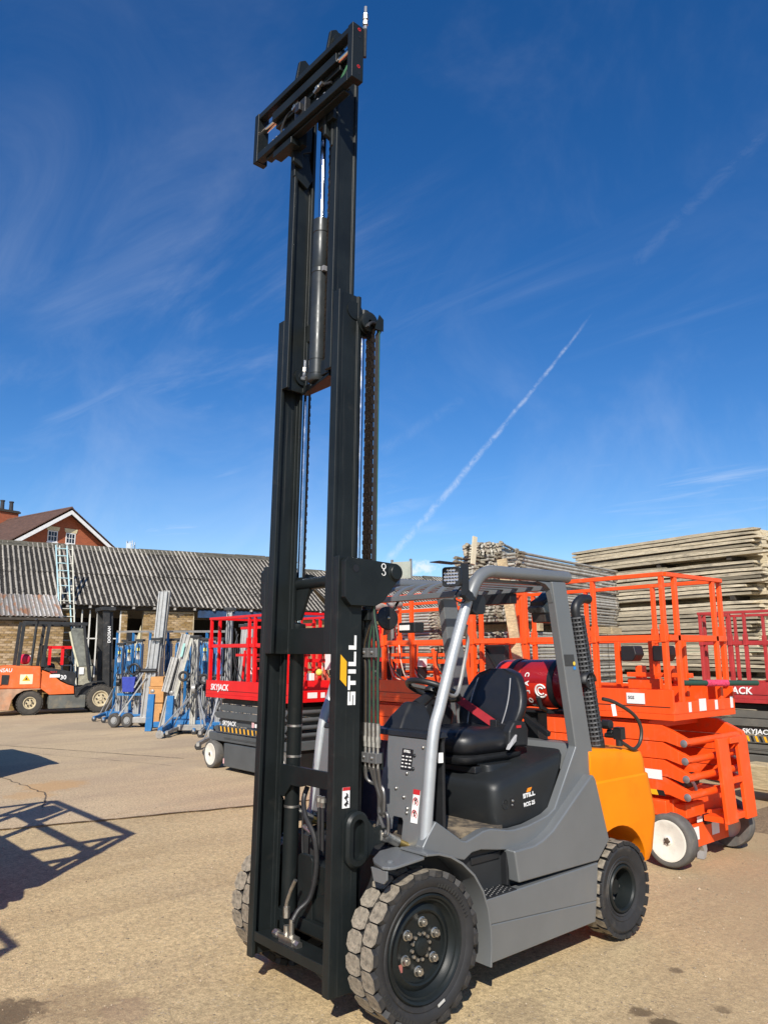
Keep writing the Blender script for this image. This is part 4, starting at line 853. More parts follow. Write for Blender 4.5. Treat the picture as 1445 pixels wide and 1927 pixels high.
# ================================================================ long brick shed
BRICK = mat('london_stock_brick', (.32, .215, .10), .9, 0, .25, 20, .5, 60, dirt=(.13, .09, .06), dscale=9, damt=.6, dlo=.5, rnd=.38)
MORT = mat('lime_mortar', (.44, .36, .24), .95, 0, .2, 15, .5, 70)
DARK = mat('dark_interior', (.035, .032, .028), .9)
WOODD = mat('old_dark_timber', (.05, .04, .03), .85, 0, .3, 8)
def sheetmat(name, crest, val, speck, dl, rust=0.):
    m = bpy.data.materials.new(name); m.use_nodes = True; T = m.node_tree; b = T.nodes['Principled BSDF']; b.inputs['Roughness'].default_value = .92
    o = nd('ShaderNodeTexCoord', T).outputs['Object']; sp = nd('ShaderNodeSeparateXYZ', T); lk(o, sp.inputs[0], T)
    oi = nd('ShaderNodeObjectInfo', T)
    off = nd('ShaderNodeVectorMath', T); off.operation = 'ADD'; lk(o, off.inputs[0], T)
    cb_ = nd('ShaderNodeCombineXYZ', T); lk(fm('MULTIPLY', oi.outputs['Random'], 37, tree=T), cb_.inputs[0], T); lk(cb_.outputs[0], off.inputs[1], T)
    o2 = off.outputs[0]
    # moss and painted-in shade darken the valleys by profile height, spreading in patches
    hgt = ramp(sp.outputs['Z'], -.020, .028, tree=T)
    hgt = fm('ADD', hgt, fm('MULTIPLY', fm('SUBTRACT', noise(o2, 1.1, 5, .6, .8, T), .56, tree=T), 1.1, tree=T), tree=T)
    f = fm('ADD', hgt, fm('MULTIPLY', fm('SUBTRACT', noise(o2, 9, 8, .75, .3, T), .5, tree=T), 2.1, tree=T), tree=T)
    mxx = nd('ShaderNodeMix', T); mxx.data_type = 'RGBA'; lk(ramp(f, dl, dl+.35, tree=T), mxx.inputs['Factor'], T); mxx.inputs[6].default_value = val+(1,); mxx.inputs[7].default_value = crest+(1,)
    m2 = nd('ShaderNodeMix', T); m2.data_type = 'RGBA'; lk(ramp(noise(o2, 26, 4, .7, .2, T), .60, .70, 0, .75, tree=T), m2.inputs['Factor'], T); lk(mxx.outputs[2], m2.inputs[6], T); m2.inputs[7].default_value = speck+(1,)
    if rust:
        m3 = nd('ShaderNodeMix', T); m3.data_type = 'RGBA'; ms = nd('ShaderNodeMapping', T); lk(o2, ms.inputs[0], T); ms.inputs['Scale'].default_value = (3.2, .7, 1)
        lk(ramp(noise(ms.outputs[0], 1.1, 7, .7, .5, T), .50, .62, 0, rust, tree=T), m3.inputs['Factor'], T); lk(m2.outputs[2], m3.inputs[6], T); m3.inputs[7].default_value = (.30, .12, .045, 1); m2 = m3
    h = nd('ShaderNodeHueSaturation', T); lk(m2.outputs[2], h.inputs['Color'], T); lk(ramp(oi.outputs['Random'], 0, 1, .82, 1.15, tree=T), h.inputs['Value'], T); lk(h.outputs[0], b.inputs['Base Color'], T)
    bn = nd('ShaderNodeBump', T); bn.inputs['Strength'].default_value = .6; bn.inputs['Distance'].default_value = .01; lk(noise(o2, 40, 5, .7, tree=T), bn.inputs['Height'], T); lk(bn.outputs[0], b.inputs['Normal'], T)
    return m
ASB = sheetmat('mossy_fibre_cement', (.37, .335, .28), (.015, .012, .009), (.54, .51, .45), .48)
SHED = thing('brick_shed', 'long low brick shed with mossy grey corrugated roof across the back of the yard', 'shed', (-23.6, 6.65, 0), math.atan2(.9827, .1851))
def sheet(w, L, pitch, amp, seg=8):
    n = int(round(w/pitch*seg)); b = MB(); vs_ = []
    for j in range(3):
        for i in range(n+1): vs_.append(V((w*i/n, L*j/2, amp*cos(2*pi*i/seg))))
    k = len(vs_); vs_ += [v+V((0, 0, -.007)) for v in vs_]
    fs = [(j*(n+1)+i, j*(n+1)+i+1, (j+1)*(n+1)+i+1, (j+1)*(n+1)+i) for j in range(2) for i in range(n)]
    fs += [tuple(k+q for q in f[::-1]) for f in fs]
    for i in range(n): fs += [(i, k+i, k+i+1, i+1), (2*(n+1)+i+1, k+2*(n+1)+i+1, k+2*(n+1)+i, 2*(n+1)+i)]
    return b.add(vs_, fs).mesh('roof_sheet', None, 60)
def slope(parent, s0, s1, y0, z0, y1, z1, m, rows=2, pitch=.178, bumps=6, amp=.027, seg=8):
    w = pitch*bumps; L = math.hypot(y1-y0, z1-z0); a = math.atan2(z1-z0, y1-y0); l = L/rows
    me = sheet(w, l+.12, pitch, amp, seg); me.materials.append(m); n = int((s1-s0)/w)
    for r in range(rows):
        for i in range(n):
            o = bpy.data.objects.new('roof_sheet', me); COL.objects.link(o); o.parent = parent
            d = r*l-.06*(r > 0); o.location = (s0+i*w, y0+cos(a)*d-sin(a)*(.010*r+.004), z0+sin(a)*d+cos(a)*(.016*r)+random.uniform(-.010, .010)); o.location.y += random.uniform(-.035, .02); o.rotation_euler = (a+random.uniform(-.006, .006), random.uniform(-.006, .006), random.uniform(-.006, .006))
random.seed(2)
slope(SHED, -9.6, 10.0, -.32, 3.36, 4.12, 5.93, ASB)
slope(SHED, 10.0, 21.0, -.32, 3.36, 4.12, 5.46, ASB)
for s0, s1, zr in ((-9.6, 10.0, 5.95), (10.02, 21, 5.48)):
    k = int((s1-s0)/1.4)
    for i in range(k):
        b = MB().prism([(3.80, zr-.16), (4.12, zr+.02), (4.15, zr+.06), (4.19, zr+.02), (4.5, zr-.16), (4.5, zr-.19), (4.15, zr+.03), (3.80, zr-.19)], 'x', 0, 1.41)
        o = b.build('ridge_cap', mat('mossy_ridge', (.075, .068, .05), .95, 0, .5, 4, .6, 30, dirt=(.2, .19, .17), damt=.5), SHED, smooth=40); o.location = (s0+i*1.4, 0, random.uniform(-.03, .025)); o.rotation_euler = (0, random.uniform(-.012, .012), 0)
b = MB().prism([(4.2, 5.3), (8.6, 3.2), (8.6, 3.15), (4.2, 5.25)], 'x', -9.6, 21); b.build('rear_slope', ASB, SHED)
# walls: piers and panels between the dark openings
def wall(name, parent, s0, s1, y, z0, z1, zb=None, t=.22):
    """brick panel; from zb upwards its courses are single bricks"""
    MB().box(s0+.004, s1-.004, y+.012, y+t, z0, z1-.004).build('mortar_bed', MORT, parent, smooth=0)
    bl, bh, j = .215, .065, .010; me = MATS.get('_brick')
    if not me:
        me = MB().box(0, bl, 0, .10, 0, bh).mesh('brick', BRICK, 0); MATS['_brick'] = me
        hm = MB().box(0, .1025, 0, .10, 0, bh).mesh('brick', BRICK, 0); MATS['_half'] = hm
    z = z0; r = 0; low = MB()
    while z+bh < z1:
        s = s0-(bl+j)/2*(r % 2); 
        while s < s1-.02:
            a, bb = max(s, s0), min(s+bl, s1)
            if bb-a > .04:
                if zb is not None and z >= zb:
                    o = bpy.data.objects.new('brick', me if bb-a > .16 else MATS['_half']); COL.objects.link(o); o.parent = parent; o.location = (a, y+random.uniform(-.006, .004), z); o.rotation_euler = (0, 0, random.uniform(-.006, .006))
                else: low.box(a, bb, y+random.uniform(-.003, .003), y+.1, z, z+bh)
            s += bl+j
        z += bh+j; r += 1
    if low.v: tag(low.build('brick_courses', BRICK, parent, smooth=0), kind='stuff')
random.seed(4)
wall('w', SHED, 2.38, 4.22, 0, 0, 3.2, 2.1)
wall('w', SHED, 1.60, 1.80, 0, 0, 3.2, 2.1)
wall('w', SHED, -1.2, -.02, 0, 0, 3.2)
wall('w', SHED, 8.6, 10.2, 0, 0, 3.2)
wall('w', SHED, 13, 15, 0, 0, 3.2)
MB().box(-9.6, -1.2, 0, .2, 0, 3.2).build('wall', MORT, SHED)
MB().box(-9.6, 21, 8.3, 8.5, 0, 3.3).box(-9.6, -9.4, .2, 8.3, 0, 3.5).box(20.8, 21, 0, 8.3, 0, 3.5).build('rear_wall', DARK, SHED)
MB().box(-9.6, 21, -.14, .06, 3.22, 3.34).build('wall_plate', WOODD, SHED)
MB().box(4.3, 9.6, -.20, -.15, 3.0, 3.28).build('blue_fascia', mat('faded_blue_board', (.015, .045, .11), .7, 0, .3, 5, dirt=(.02, .02, .025), damt=.5), SHED)
for i in range(28):                                          # rafter ends under the eave
    o = MB().box(-.04, .04, -.30, .1, 3.255, 3.335).build('rafter_end', mat('weathered_rafter', (.33, .31, .28), .85, 0, .3, 8), SHED); o.location.x = -9+i*.73
b = MB()
for s in (.05, .29, .55, .80, 1.58): b.box(s-.022, s+.022, 0, .05, .9, 3.2)
b.box(.05, 1.58, .0, .05, 2.2, 2.24); b.build('window_frame', mat('white_window_paint', (.62, .60, .55), .6), SHED)
MB().box(0, 1.6, .02, .2, 0, 1.5).build('sill_wall', WOODD, SHED)
# clutter seen in the openings
MB().prism([(1.86, 1.9), (2.3, 1.9), (2.3, 2.35), (1.86, 2.5)], 'y', .5, .62).build('grey_board', mat('grey_board', (.22, .22, .21), .8), SHED)
MB().box(1.85, 2.36, .30, .8, 1.55, 1.92).build('pale_crate', mat('pale_crate', (.30, .28, .25), .8), SHED)
MB().prism([(2.12, 1.8), (2.36, 1.8), (2.36, 2.7)], 'y', .25, .3).build('cream_board', mat('cream_board', (.55, .50, .34), .8), SHED)
# lean-to at the left
LT = thing('lean_to', 'lean-to of yellow stock brick with rusty corrugated iron roof at far left', 'lean-to', (-23.6, 6.65, 0), math.atan2(.9827, .1851))
IRON = sheetmat('rusty_corrugated_iron', (.46, .43, .40), (.20, .18, .155), (.55, .53, .50), .45, .85)
slope(LT, -6.95, -.40, -1.95, 2.86, -.10, 3.62, IRON, rows=1, pitch=.13, bumps=7, amp=.018, seg=6)
random.seed(14)
wall('w', LT, -2.75, -.52, -1.72, 0, 2.72, 1.05)
wall('w', LT, -6.9, -2.75, -1.72, 0, 2.72)
MB().box(-.74, -.52, -1.5, 0, 0, 2.75).build('return_wall', MORT, LT)
MB().box(-6.9, -.42, -1.93, -1.85, 2.74, 2.82).box(-6.9, -.42, -1.72, -1.5, 2.72, 2.78).build('gutter', WOODD, LT)
for i in range(5):
    o = MB().box(-.03, .03, -1.92, -1.6, 2.76, 2.83).build('rafter_end', MATS['weathered_rafter'], LT); o.location.x = -2.6+i*.5
# ladders
def ladder(s0, s1, y0, z0, y1, z1, w, cols, n, label):
    L = thing('ladder', label, 'ladder', (-23.6, 6.65, 0), math.atan2(.9827, .1851), 'ladders leaning on the shed roof')
    for k, (w0, m) in enumerate(((0, cols[0]), (w, cols[1]))): MB().bar((s0+w0, y0, z0), (s1+w0, y1, z1), .035, .07, up=(0, 1, 0)).build('stile', m, L)
    for i in range(n):
        t = (i+.6)/n; p = V((s0, y0, z0)).lerp(V((s1, y1, z1)), t); MB().cyl(p, p+V((w, 0, 0)), .016, 8).build('rung', cols[1], L)
    return L
AL = mat('dull_aluminium', (.55, .56, .54), .42, .6, .15, 10); PB = mat('pale_blue_ladder', (.42, .62, .66), .5, .2, .15, 8); CR = mat('cream_ladder', (.62, .60, .50), .5, .2, .15, 8)
ladder(-.30, -.66, -1.35, .1, .50, 5.45, .36, (PB, PB), 20, 'pale blue ladder leaning on the mossy shed roof, the left one of two')
ladder(-.38, -.52, -1.62, .1, .62, 5.45, .42, (CR, CR), 20, 'cream ladder leaning on the shed roof just behind the pale blue ladder')
# ================================================================ house behind the shed
hd = V((-.235, .972, 0)); 
apx = CAM+V((_d.x, _d.y, 0)).normalized()*60+_r*(-25.3)
HS = thing('brick_house', 'red brick house gable with white bargeboards and brown tiled roof behind the shed', 'house', (apx.x, apx.y, 0), math.atan2(hd.y, hd.x))
RB = bpy.data.materials.new('red_house_brick'); RB.use_nodes = True; T = RB.node_tree; bs_ = T.nodes['Principled BSDF']; bs_.inputs['Roughness'].default_value = .9
tx = nd('ShaderNodeTexBrick', T); ob_ = nd('ShaderNodeTexCoord', T); mpp = nd('ShaderNodeMapping', T); mpp.inputs['Rotation'].default_value = (radians(90), 0, 0); lk(ob_.outputs['Object'], mpp.inputs[0], T); lk(mpp.outputs[0], tx.inputs[0], T)
tx.inputs['Color1'].default_value = (.44, .115, .045, 1); tx.inputs['Color2'].default_value = (.34, .085, .035, 1); tx.inputs['Mortar'].default_value = (.22, .10, .06, 1); tx.inputs['Scale'].default_value = 1; tx.inputs['Brick Width'].default_value = .225; tx.inputs['Row Height'].default_value = .075; tx.inputs['Mortar Size'].default_value = .008
lk(tx.outputs[0], bs_.inputs['Base Color'], T)
zA, hw, ze = 13.05, 6.2, 9.05
gp = [(-hw, 0), (hw, 0), (hw, ze), (0, zA), (-hw, ze)]
MB().prism(gp, 'y', 0, 16).build('wall', RB, HS, smooth=0)
TILE = mat('brown_roof_tiles', (.105, .055, .038), .85, 0, .3, 3, .5, 30, dirt=(.06, .05, .04), dscale=2)
for s in (-1, 1):
    rf = MB(); nrow = 26
    for i in range(nrow):                                    # courses of tiles lap over each other
        t0, t1 = i/nrow, (i+1)/nrow+.004
        a = V((s*(hw+.5)*(1-t0), 0, ze-.30+(zA+.12-ze+.30)*t0)); c = V((s*(hw+.5)*(1-t1), 0, ze-.30+(zA+.12-ze+.30)*t1))
        rf.prism([(a.x, a.z+.035), (c.x, c.z+.015), (c.x, c.z-.05), (a.x, a.z-.05)], 'y', -.62, 16.5)
    rf.build('roof', TILE, HS, smooth=0)
    MB().prism([(s*(hw+.55), ze-.52), (0, zA-.10), (0, zA-.42), (s*(hw+.55), ze-.84)], 'y', -.66, -.60).build('bargeboard', mat('white_bargeboard', (.80, .80, .78), .5), HS, smooth=0)
    MB().prism([(s*(hw+.5), ze-.55), (0, zA-.14), (0, zA-.20), (s*(hw+.5), ze-.61)], 'y', -.59, -.002).build('soffit', mat('dark_soffit', (.03, .025, .022), .8), HS, smooth=0)
MB().prism([(-.16, zA+.06), (0, zA+.22), (.16, zA+.06)], 'y', -.63, 16.5).build('ridge_tiles', TILE, HS, smooth=0)
for a in (-1.12, .43):
    f = MB().box(a-.42, a+.42, -.03, .05, 10.35, 10.42).box(a-.42, a+.42, -.03, .05, 11.15, 11.22).box(a-.42, a-.35, -.03, .05, 10.42, 11.15).box(a+.35, a+.42, -.03, .05, 10.42, 11.15)
    f.box(a-.35, a+.35, -.025, .05, 10.77, 10.81)
    for k in (-.13, .10): f.box(a+k, a+k+.035, -.022, .05, 10.42, 10.77).box(a+k, a+k+.035, -.022, .05, 10.81, 11.15)
    w_ = f.build('window', WHITE, HS, smooth=0)
    MB().box(a-.36, a+.36, -.008, -.004, 10.41, 11.16).build('pane', mat('dark_window_glass', (.02, .025, .035), .06, 0, .05), w_)
    MB().prism([(a-.50, 11.24), (a+.50, 11.24), (a+.58, 11.56), (a-.58, 11.56)], 'y', -.04, .05).build('lintel', mat('cream_lintel', (.66, .58, .36), .8), HS, smooth=0)
    MB().box(a-.48, a+.48, -.07, .05, 10.24, 10.34).build('sill', WHITE, HS)
ch = MB().box(-.75, .95, 9.0, 10.2, 12.0, 13.85).build('chimney', RB, HS, smooth=0)
MB().box(-.88, 1.08, 8.87, 10.33, 13.86, 14.0).box(-.80, 1.0, 8.95, 10.25, 14.003, 14.08).build('chimney_cap', WOODD, ch)
for x in (-.25, .55): MB().lathe([(0, 0), (.20, 0), (.17, .3), (.16, .78), (.2, .8), (.2, .9), (.0, .9)], (x, 9.6, 14.05), (0, 0, 1), 14).build('chimney_pot', mat('sooty_pot', (.03, .03, .035), .8), ch)
# small pale aerial far behind the shed ridge
ap = CAM+V((_d.x, _d.y, 0)).normalized()*46+_r*(-.3347*46)
AE = thing('aerial_mast', 'small pale lattice aerial just showing above the shed ridge', 'aerial', (ap.x, ap.y, 0), .8)
m_ = mat('pale_aerial', (.42, .48, .54), .5)
b = MB()
for x in (-.18, .18):
    for y in (-.18, .18): b.bar((x, y, 0), (x, y, 8.4), .05)
for i in range(14): z = 4+i*.32; b.bar((-.18, -.18, z), (.18, -.18, z+.3), .03); b.bar((.18, .18, z), (-.18, .18, z+.3), .03); b.bar((-.18, .18, z), (-.18, -.18, z+.3), .03)
b.build('lattice', m_, AE); MB().box(-.20, .10, -.22, -.19, 7.9, 8.3).build('panel', m_, AE)
# ================================================================ scissor lifts
def at(u, v, dep): return CAM+pix(u, v)*dep
ORG = mat('lift_orange_paint', (.86, .085, .008), .42, 0, .08, 4, .08, 150, dirt=(.50, .17, .08), dscale=7, damt=.55, dlo=.53, scuff=((.62, .25, .14), .35))
REDP = mat('lift_red_paint', (.68, .008, .010), .38, 0, .08, 4, .08, 150, dirt=(.40, .05, .04), dscale=6, damt=.25, dlo=.58)
FADE = mat('sun_faded_red_paint', (.62, .10, .05), .55, 0, .2, 8, .1, 150, dirt=(.72, .35, .25), dscale=12, damt=.5, dlo=.5)
DKRED = mat('dull_red_paint', (.42, .035, .035), .5, 0, .15, 6, dirt=(.3, .1, .09), damt=.3)
SLATE = mat('slate_grey_paint', (.075, .082, .086), .45, 0, .1, 4, .05, 150, dirt=(.2, .18, .15), dscale=4, damt=.2, dlo=.55)
OLIVE = mat('dusty_grey_paint', (.12, .115, .10), .5, 0, .1, 4, dirt=(.25, .22, .17), damt=.3)
WRIM = mat('cream_wheel_rim', (.74, .71, .62), .5, 0, .06, 8, dirt=(.4, .34, .26), dscale=10, damt=.35)
GTYR = mat('grey_solid_tyre', (.105, .10, .092), .8, 0, .2, 14, .2, 90, dirt=(.24, .20, .15), dscale=12, damt=.5)
HAZB = mat('hazard_black', (.012, .012, .012), .5)
PALE = mat('pale_label', (.78, .77, .74), .55, 0, .05)
def lwheel(t, x, y, s, r=.203, w=.12):
    """solid wheel, outer face at y, outward direction s along Y"""
    W_ = MB().lathe([(0, .004), (.03, .004), (.035, -.006), (.06, -.008), (.075, -.004), (r*.66, -.002), (r*.72, .002), (r*.78, .0), (r*.79, -.03)], (x, y, r), (0, s, 0), 40).build('wheel', WRIM, t, smooth=40)
    MB().lathe([(r*.79, -.02), (r*.80, .002), (r*.90, .004), (r*.97, -.004), (r, -.02), (r, -w+.01), (r*.97, -w), (r*.6, -w)], (x, y, r), (0, s, 0), 44).build('tyre', GTYR, W_, smooth=40)
    MB().lathe([(0, -w+.03), (r*.5, -w+.035), (r*.76, -w+.012), (r*.77, -w+.03)], (x, y, r), (0, s, 0), 32).build('inner_rim', WRIM, W_)
    h = MB().lathe([(0, .014), (.016, .014), (.022, .01), (.022, 0)], (x, y, r), (0, s, 0), 6)
    for k in range(5): h.cyl((x+.022*cos(k*1.257), y, r+.022*sin(k*1.257)), (x+.022*cos(k*1.257), y+s*.012, r+.022*sin(k*1.257)), .006, 6)
    h.build('hub_nut', mat('rusty_nut', (.10, .07, .05), .7, .3), W_)
    return W_
def scissor_lift(label, loc, L, W, paint, base, style, rz=0, zt=2.33, group='scissor lifts parked in a row', posts=(-.05, -.66, -1.25, -1.9), arms=None, clutter=False, rw=1.):
    t = thing('scissor_lift', label, 'scissor lift', loc, rz, group); arms = arms or base
    d0, d1 = (1.13, 1.375) if style == 'o' else (1.03, 1.285); zm = 1.80
    # chassis
    if style == 'o':
        MB().box(-L+.12, -.12, .10, W-.10, .17, .50).build('chassis', base, t, .012)
        for y0, y1 in ((.0, .07), (W-.07, W)): MB().box(-L+.15, -.13, y0, y1, .38, .50).build('side_beam', base, t, .008)
        MB().prism([(.1, .10), (.92, .10), (.92, .34), (.62, .36), (.55, .28), (.25, .28), (.18, .36), (.1, .36)], 'x', -.10, -.075).build('end_plate', base, t, .004)
    else:
        MB().box(-L+.05, -.05, .05, W-.05, .40, .52).build('chassis', base, t, .012)
        MB().box(-L+.55, -.40, .03, W-.03, .06, .385).build('side_tray', base, t, .01)
        MB().box(-L+.1, -.1, .15, W-.15, .15, .39).build('underframe', HAZB, t)
        MB().box(-L+.54, -.45, .028, .031, .46, .465).build('tray_seam', HAZB, t)
    for x in (-.12 if style == 'o' else -.22, -L+.20):
        for y, s in ((-.03 if style == 'o' else .0, -1), (W+.03 if style == 'o' else W, 1)): lwheel(t, x, y, s)
    # folded scissor arms, four tiers on each side, with pins
    n = 4; z0 = .49 if style == 'o' else .535; h = (d0-.09-z0)/n
    for i in range(n):
        for y0, y1, s in ((.03, .085, 1), (W-.085, W-.03, -1)):
            o = .0 if i % 2 else .05
            yy = (y0+s*.055*(i % 2), y1+s*.055*(i % 2))
            if style == 'o':
                yy = (y0, y1); zz = z0+(i+1)*h+.05
                pl = [(-L+.22, zz-h+.006), (-.11, zz-h+.006), (.015, zz-.165), (.085, zz-.135), (.078, zz-.10), (-.14, zz), (-L+.22, zz)]
            else: pl = [(-L+.36-o, z0+i*h), (-.2, z0+i*h), (-.15, z0+i*h+h*.5), (-.2, z0+i*h+h-.008), (-L+.36-o, z0+i*h+h-.008), (-L+.27-o, z0+i*h+h*.6)]
            a = MB().prism(pl, 'y', yy[0], yy[1]).build('scissor_arm', arms, t, .004)
            if s > 0:
                q = MB().lathe([(0, .012), (.012, .012), (.03, .004), (.03, 0)], (.048 if style == 'o' else -L+1.6, yy[0], z0+i*h+(.055 if style == 'o' else h*.5)), (0, -1, 0), 12); q.build('pin', mat('grey_pin', (.3, .3, .3), .4, .6), a)
        MB().cyl((.04 if style == 'o' else -.1, .09, z0+i*h+.058), (.04 if style == 'o' else -.1, W-.09, z0+i*h+.058), .030, 14).build('cross_pin', arms, t)
    MB().box(-L+.3, -.3, .12, W-.12, d0-.085, d0-.02).build('deck_underframe', base if style == 'o' else HAZB, t)
    # platform
    MB().box(-L, 0, 0, W, d0, d0+.05).build('deck', paint, t, .004)
    for nm, bx in (('toe_board', (-L+.001, -.001, 0, .025)), ('toe_board', (-L+.001, -.001, W-.025, W)), ):
        MB().box(bx[0], bx[1], bx[2], bx[3], d0+.051, d1).build(nm, paint, t, .003)
    for x0, x1 in ((-.025, 0), (-L, -L+.025)): MB().box(x0, x1, .026, W-.026, d0+.051, d1-.10).build('toe_board', paint, t, .003)
    MB().box(-L+.03, -.03, -.004, -.0015, d0+.105, d0+.110).build('toe_seam', HAZB, t)
    # guard rails
    P1 = lambda p, q, w, hh=None, nm='rail': MB().bar(p, q, w*rw, (hh or w)*rw).build(nm, paint, t, .004)
    for y in (.025, W-.025):
        P1((-L+.02, y, zt), (-.02, y, zt), .042, .036); P1((-L+.02, y, zm), (-.02, y, zm), .036, .05)
        for x in posts:
            if x < -L: continue
            P1((x, y, zm+.03), (x, y, zt-.02), .045, .034, 'post'); P1((x, y, d1), (x, y, zm-.03), .05, .04, 'post')
            P1((x, y-.006, zm-.035), (x, y-.006, zm+.11), .06, .05, 'post_socket')
    for x in (-.025, -L+.025):
        P1((x, .04, zt), (x, W-.04, zt), .042, .036); P1((x, .04, zm), (x, W-.04, zm), .036, .05)
        for y in (.19, W-.21): P1((x, y, d0+.05), (x, y, zt-.02), .045, .036, 'post')
    if clutter:
        for x in (-.55, -.95, -1.35): P1((x, W*.55, d1-.1), (x, W*.55, zm-.1), .04)
        for q in range(5):                                   # stowed inner rails, cables and controls
            x = -.25-q*(L-.5)/4.5; P1((x, W*.30+.05*(q % 2), d1-.1), (x-.12*(q % 2), W*.34, zm-.12+.05*(q % 3)), .032, .032)
            MB().tube(bez([(x-.1, .06, zm-.05), (x-.16, .10, zm-.25), (x-.05, .16, d1+.02), (x+.08, .2, d1-.06)], 4), .008, 6).build('control_cable', BLACK, t)
            MB().box(x-.12, x-.03, W*.45, W*.45+.08, d1+.02+.06*(q % 3), d1+.12+.06*(q % 3)).build('control_box', BLACK if q % 2 else PALE, t, .008)
        P1((-L+.15, W*.36, zm-.14), (-.15, W*.36, zm-.14), .034, .04); P1((-L+.15, W*.42, zt-.14), (-.15, W*.42, zt-.14), .034, .04)
        P1((-L+.3, W*.6, 1.58), (-.2, W*.6, 1.58), .05); P1((-L+.3, W*.6, 1.45), (-.3, W*.6, 1.45), .035)
    # print
    f = (lambda n_, o, w, h_, m=PALE: decal(n_, m, t, o, w, h_, (1, 0, 0), (0, 0, 1)))
    if style == 's':
        text('SKYJACK', .125, WHITE, t, 'maker_lettering', (-L+.16, -.006, d0+.115), (1, 0, 0), (0, 0, 1), .12, .022, 1.05)
        text('SKYJACK', .085, WHITE, t, 'maker_lettering', (-L+.50, .024, z0+h*1.12), (1, 0, 0), (0, 0, 1), .12, .02, 1.15)
        k = int((L-1.0)/.055)
        for i in range(k):
            x = -L+.40+.055*i; MB().prism([(x, z0+.015), (x+.028, z0+.015), (x+.006, z0+.085), (x-.022, z0+.085)], 'y', .0255, .029).build('hazard_stripe', PYEL if i % 2 else HAZB, t, smooth=0)
        f('round_sticker', (-L+1.32, .0275, z0+h*1.2), .06, .07, mat('pink_label', (.75, .45, .45), .5)); f('label', (-L+1.40, .0275, z0+h*1.25), .05, .05)
        f('label', (-.5, -.006, d0+.04), .10, .06); f('label', (-L+.55, .0275, .10), .03, .07, mat('pink_label', (.75, .45, .45), .5))
        e = lambda o, w, h_, m=PALE: decal('label', m, t, o, w, h_, (0, 1, 0), (0, 0, 1))
        e((.001, .30, d0+.055), .16, .075); e((.001, .52, d0+.055), .07, .07)
    else:
        f('notice', (-.42, -.008, d0+.125), .17, .088); text('SGS', .035, PBLK, t, 'notice_print', (-.405, -.0105, d0+.163), (1, 0, 0), (0, 0, 1), 0, .02)
        f('warning_label', (-.40, .0275, z0+h*1.22), .085, .085, PALE); decal('warning_triangle', PORG, t, (-.40, .0255, z0+h*1.22), 1, 1, (1, 0, 0), pts=[(.01, .012), (.075, .012), (.0425, .075)])
        f('label', (-.31, .0275, z0+h*1.22), .15, .075)
        for i in range(7): MB().prism([(-.56+.06*i, z0+.045), (-.50+.06*i, z0+.045), (-.515+.06*i, z0+.085), (-.575+.06*i, z0+.085)], 'y', .024, .0285).build('hazard_stripe', PYEL if i % 2 else HAZB, t, smooth=0)
        f('label', (-.30, -.0025, .41), .04, .07)
        e = lambda o, w, h_, m=PALE: decal('label', m, t, o, w, h_, (0, 1, 0), (0, 0, 1))
        for y, w, h_ in ((.24, .045, .08), (.42, .12, .10), (.70, .05, .08), (.99, .05, .10)): e((.0015, y, d0+.06), w, h_)
        e((-.0735, .30, .16), .10, .10); e((-.0735, .62, .16), .13, .12); e((-.0735, .38, .29), .09, .045)
    return t
A = scissor_lift('orange scissor lift with its entry ladder, right behind the grey forklift', (.08, 3.30, 0), 2.25, 1.08, ORG, ORG, 'o', posts=(-.05, -.72, -1.5, -2.2))
# entry ladder, tray and rods at the near end of the orange lift
for y0, y1 in ((.43, .61), (.78, .96)): MB().prism([(.135, .30), (.17, .30), (.135, .97), (.10, .97)], 'y', y0, y1).build('ladder_side', ORG, A, .006)
for z in (.335, .62, .94): MB().box(.115, .155, .612, .778, z-.02, z+.03).build('ladder_rung', ORG, A, .006)
MB().box(-.05, .13, .45, .59, .30, .345).build('ladder_mount', ORG, A, .005); MB().box(-.05, .13, .80, .94, .30, .345).build('ladder_mount', ORG, A, .005)
b = MB().box(-.22, -.02, .12, .42, .36, .47).box(-.25, -.05, .2, .3, .47, .53); b.build('ram_bracket', ORG, A, .01)
b = MB().tube(bez([(-.10, .25, .70), (-.06, .33, .62), (-.06, .38, .54), (-.1, .42, .50)], 5), .014, 8); b.build('hydraulic_hose', mat('white_hose', (.6, .6, .58), .4), A)
MB().cyl((-.2, .2, .58), (-.2, .6, .60), .06, 16).build('lift_ram', BLACK, A)
for o, w, h_ in (((-.05, .14, .20), .07, .14), ((-.05, .5, .26), .09, .08)): MB().box(o[0]-.04, o[0], o[1], o[1]+w, o[2], o[2]+h_).build('switch_box', BLACK, A, .006)
MB().box(-.03, -.025, .20, .245, .13, .25).build('yellow_tag', PYEL, A)
MB().prism([(.45, .10), (.52, .10), (.53, .06), (.50, .0), (.46, -.01), (.48, .05)], 'x', -.14, -.08).build('floor_hook', mat('galvanised', (.45, .45, .44), .4, .5), A)
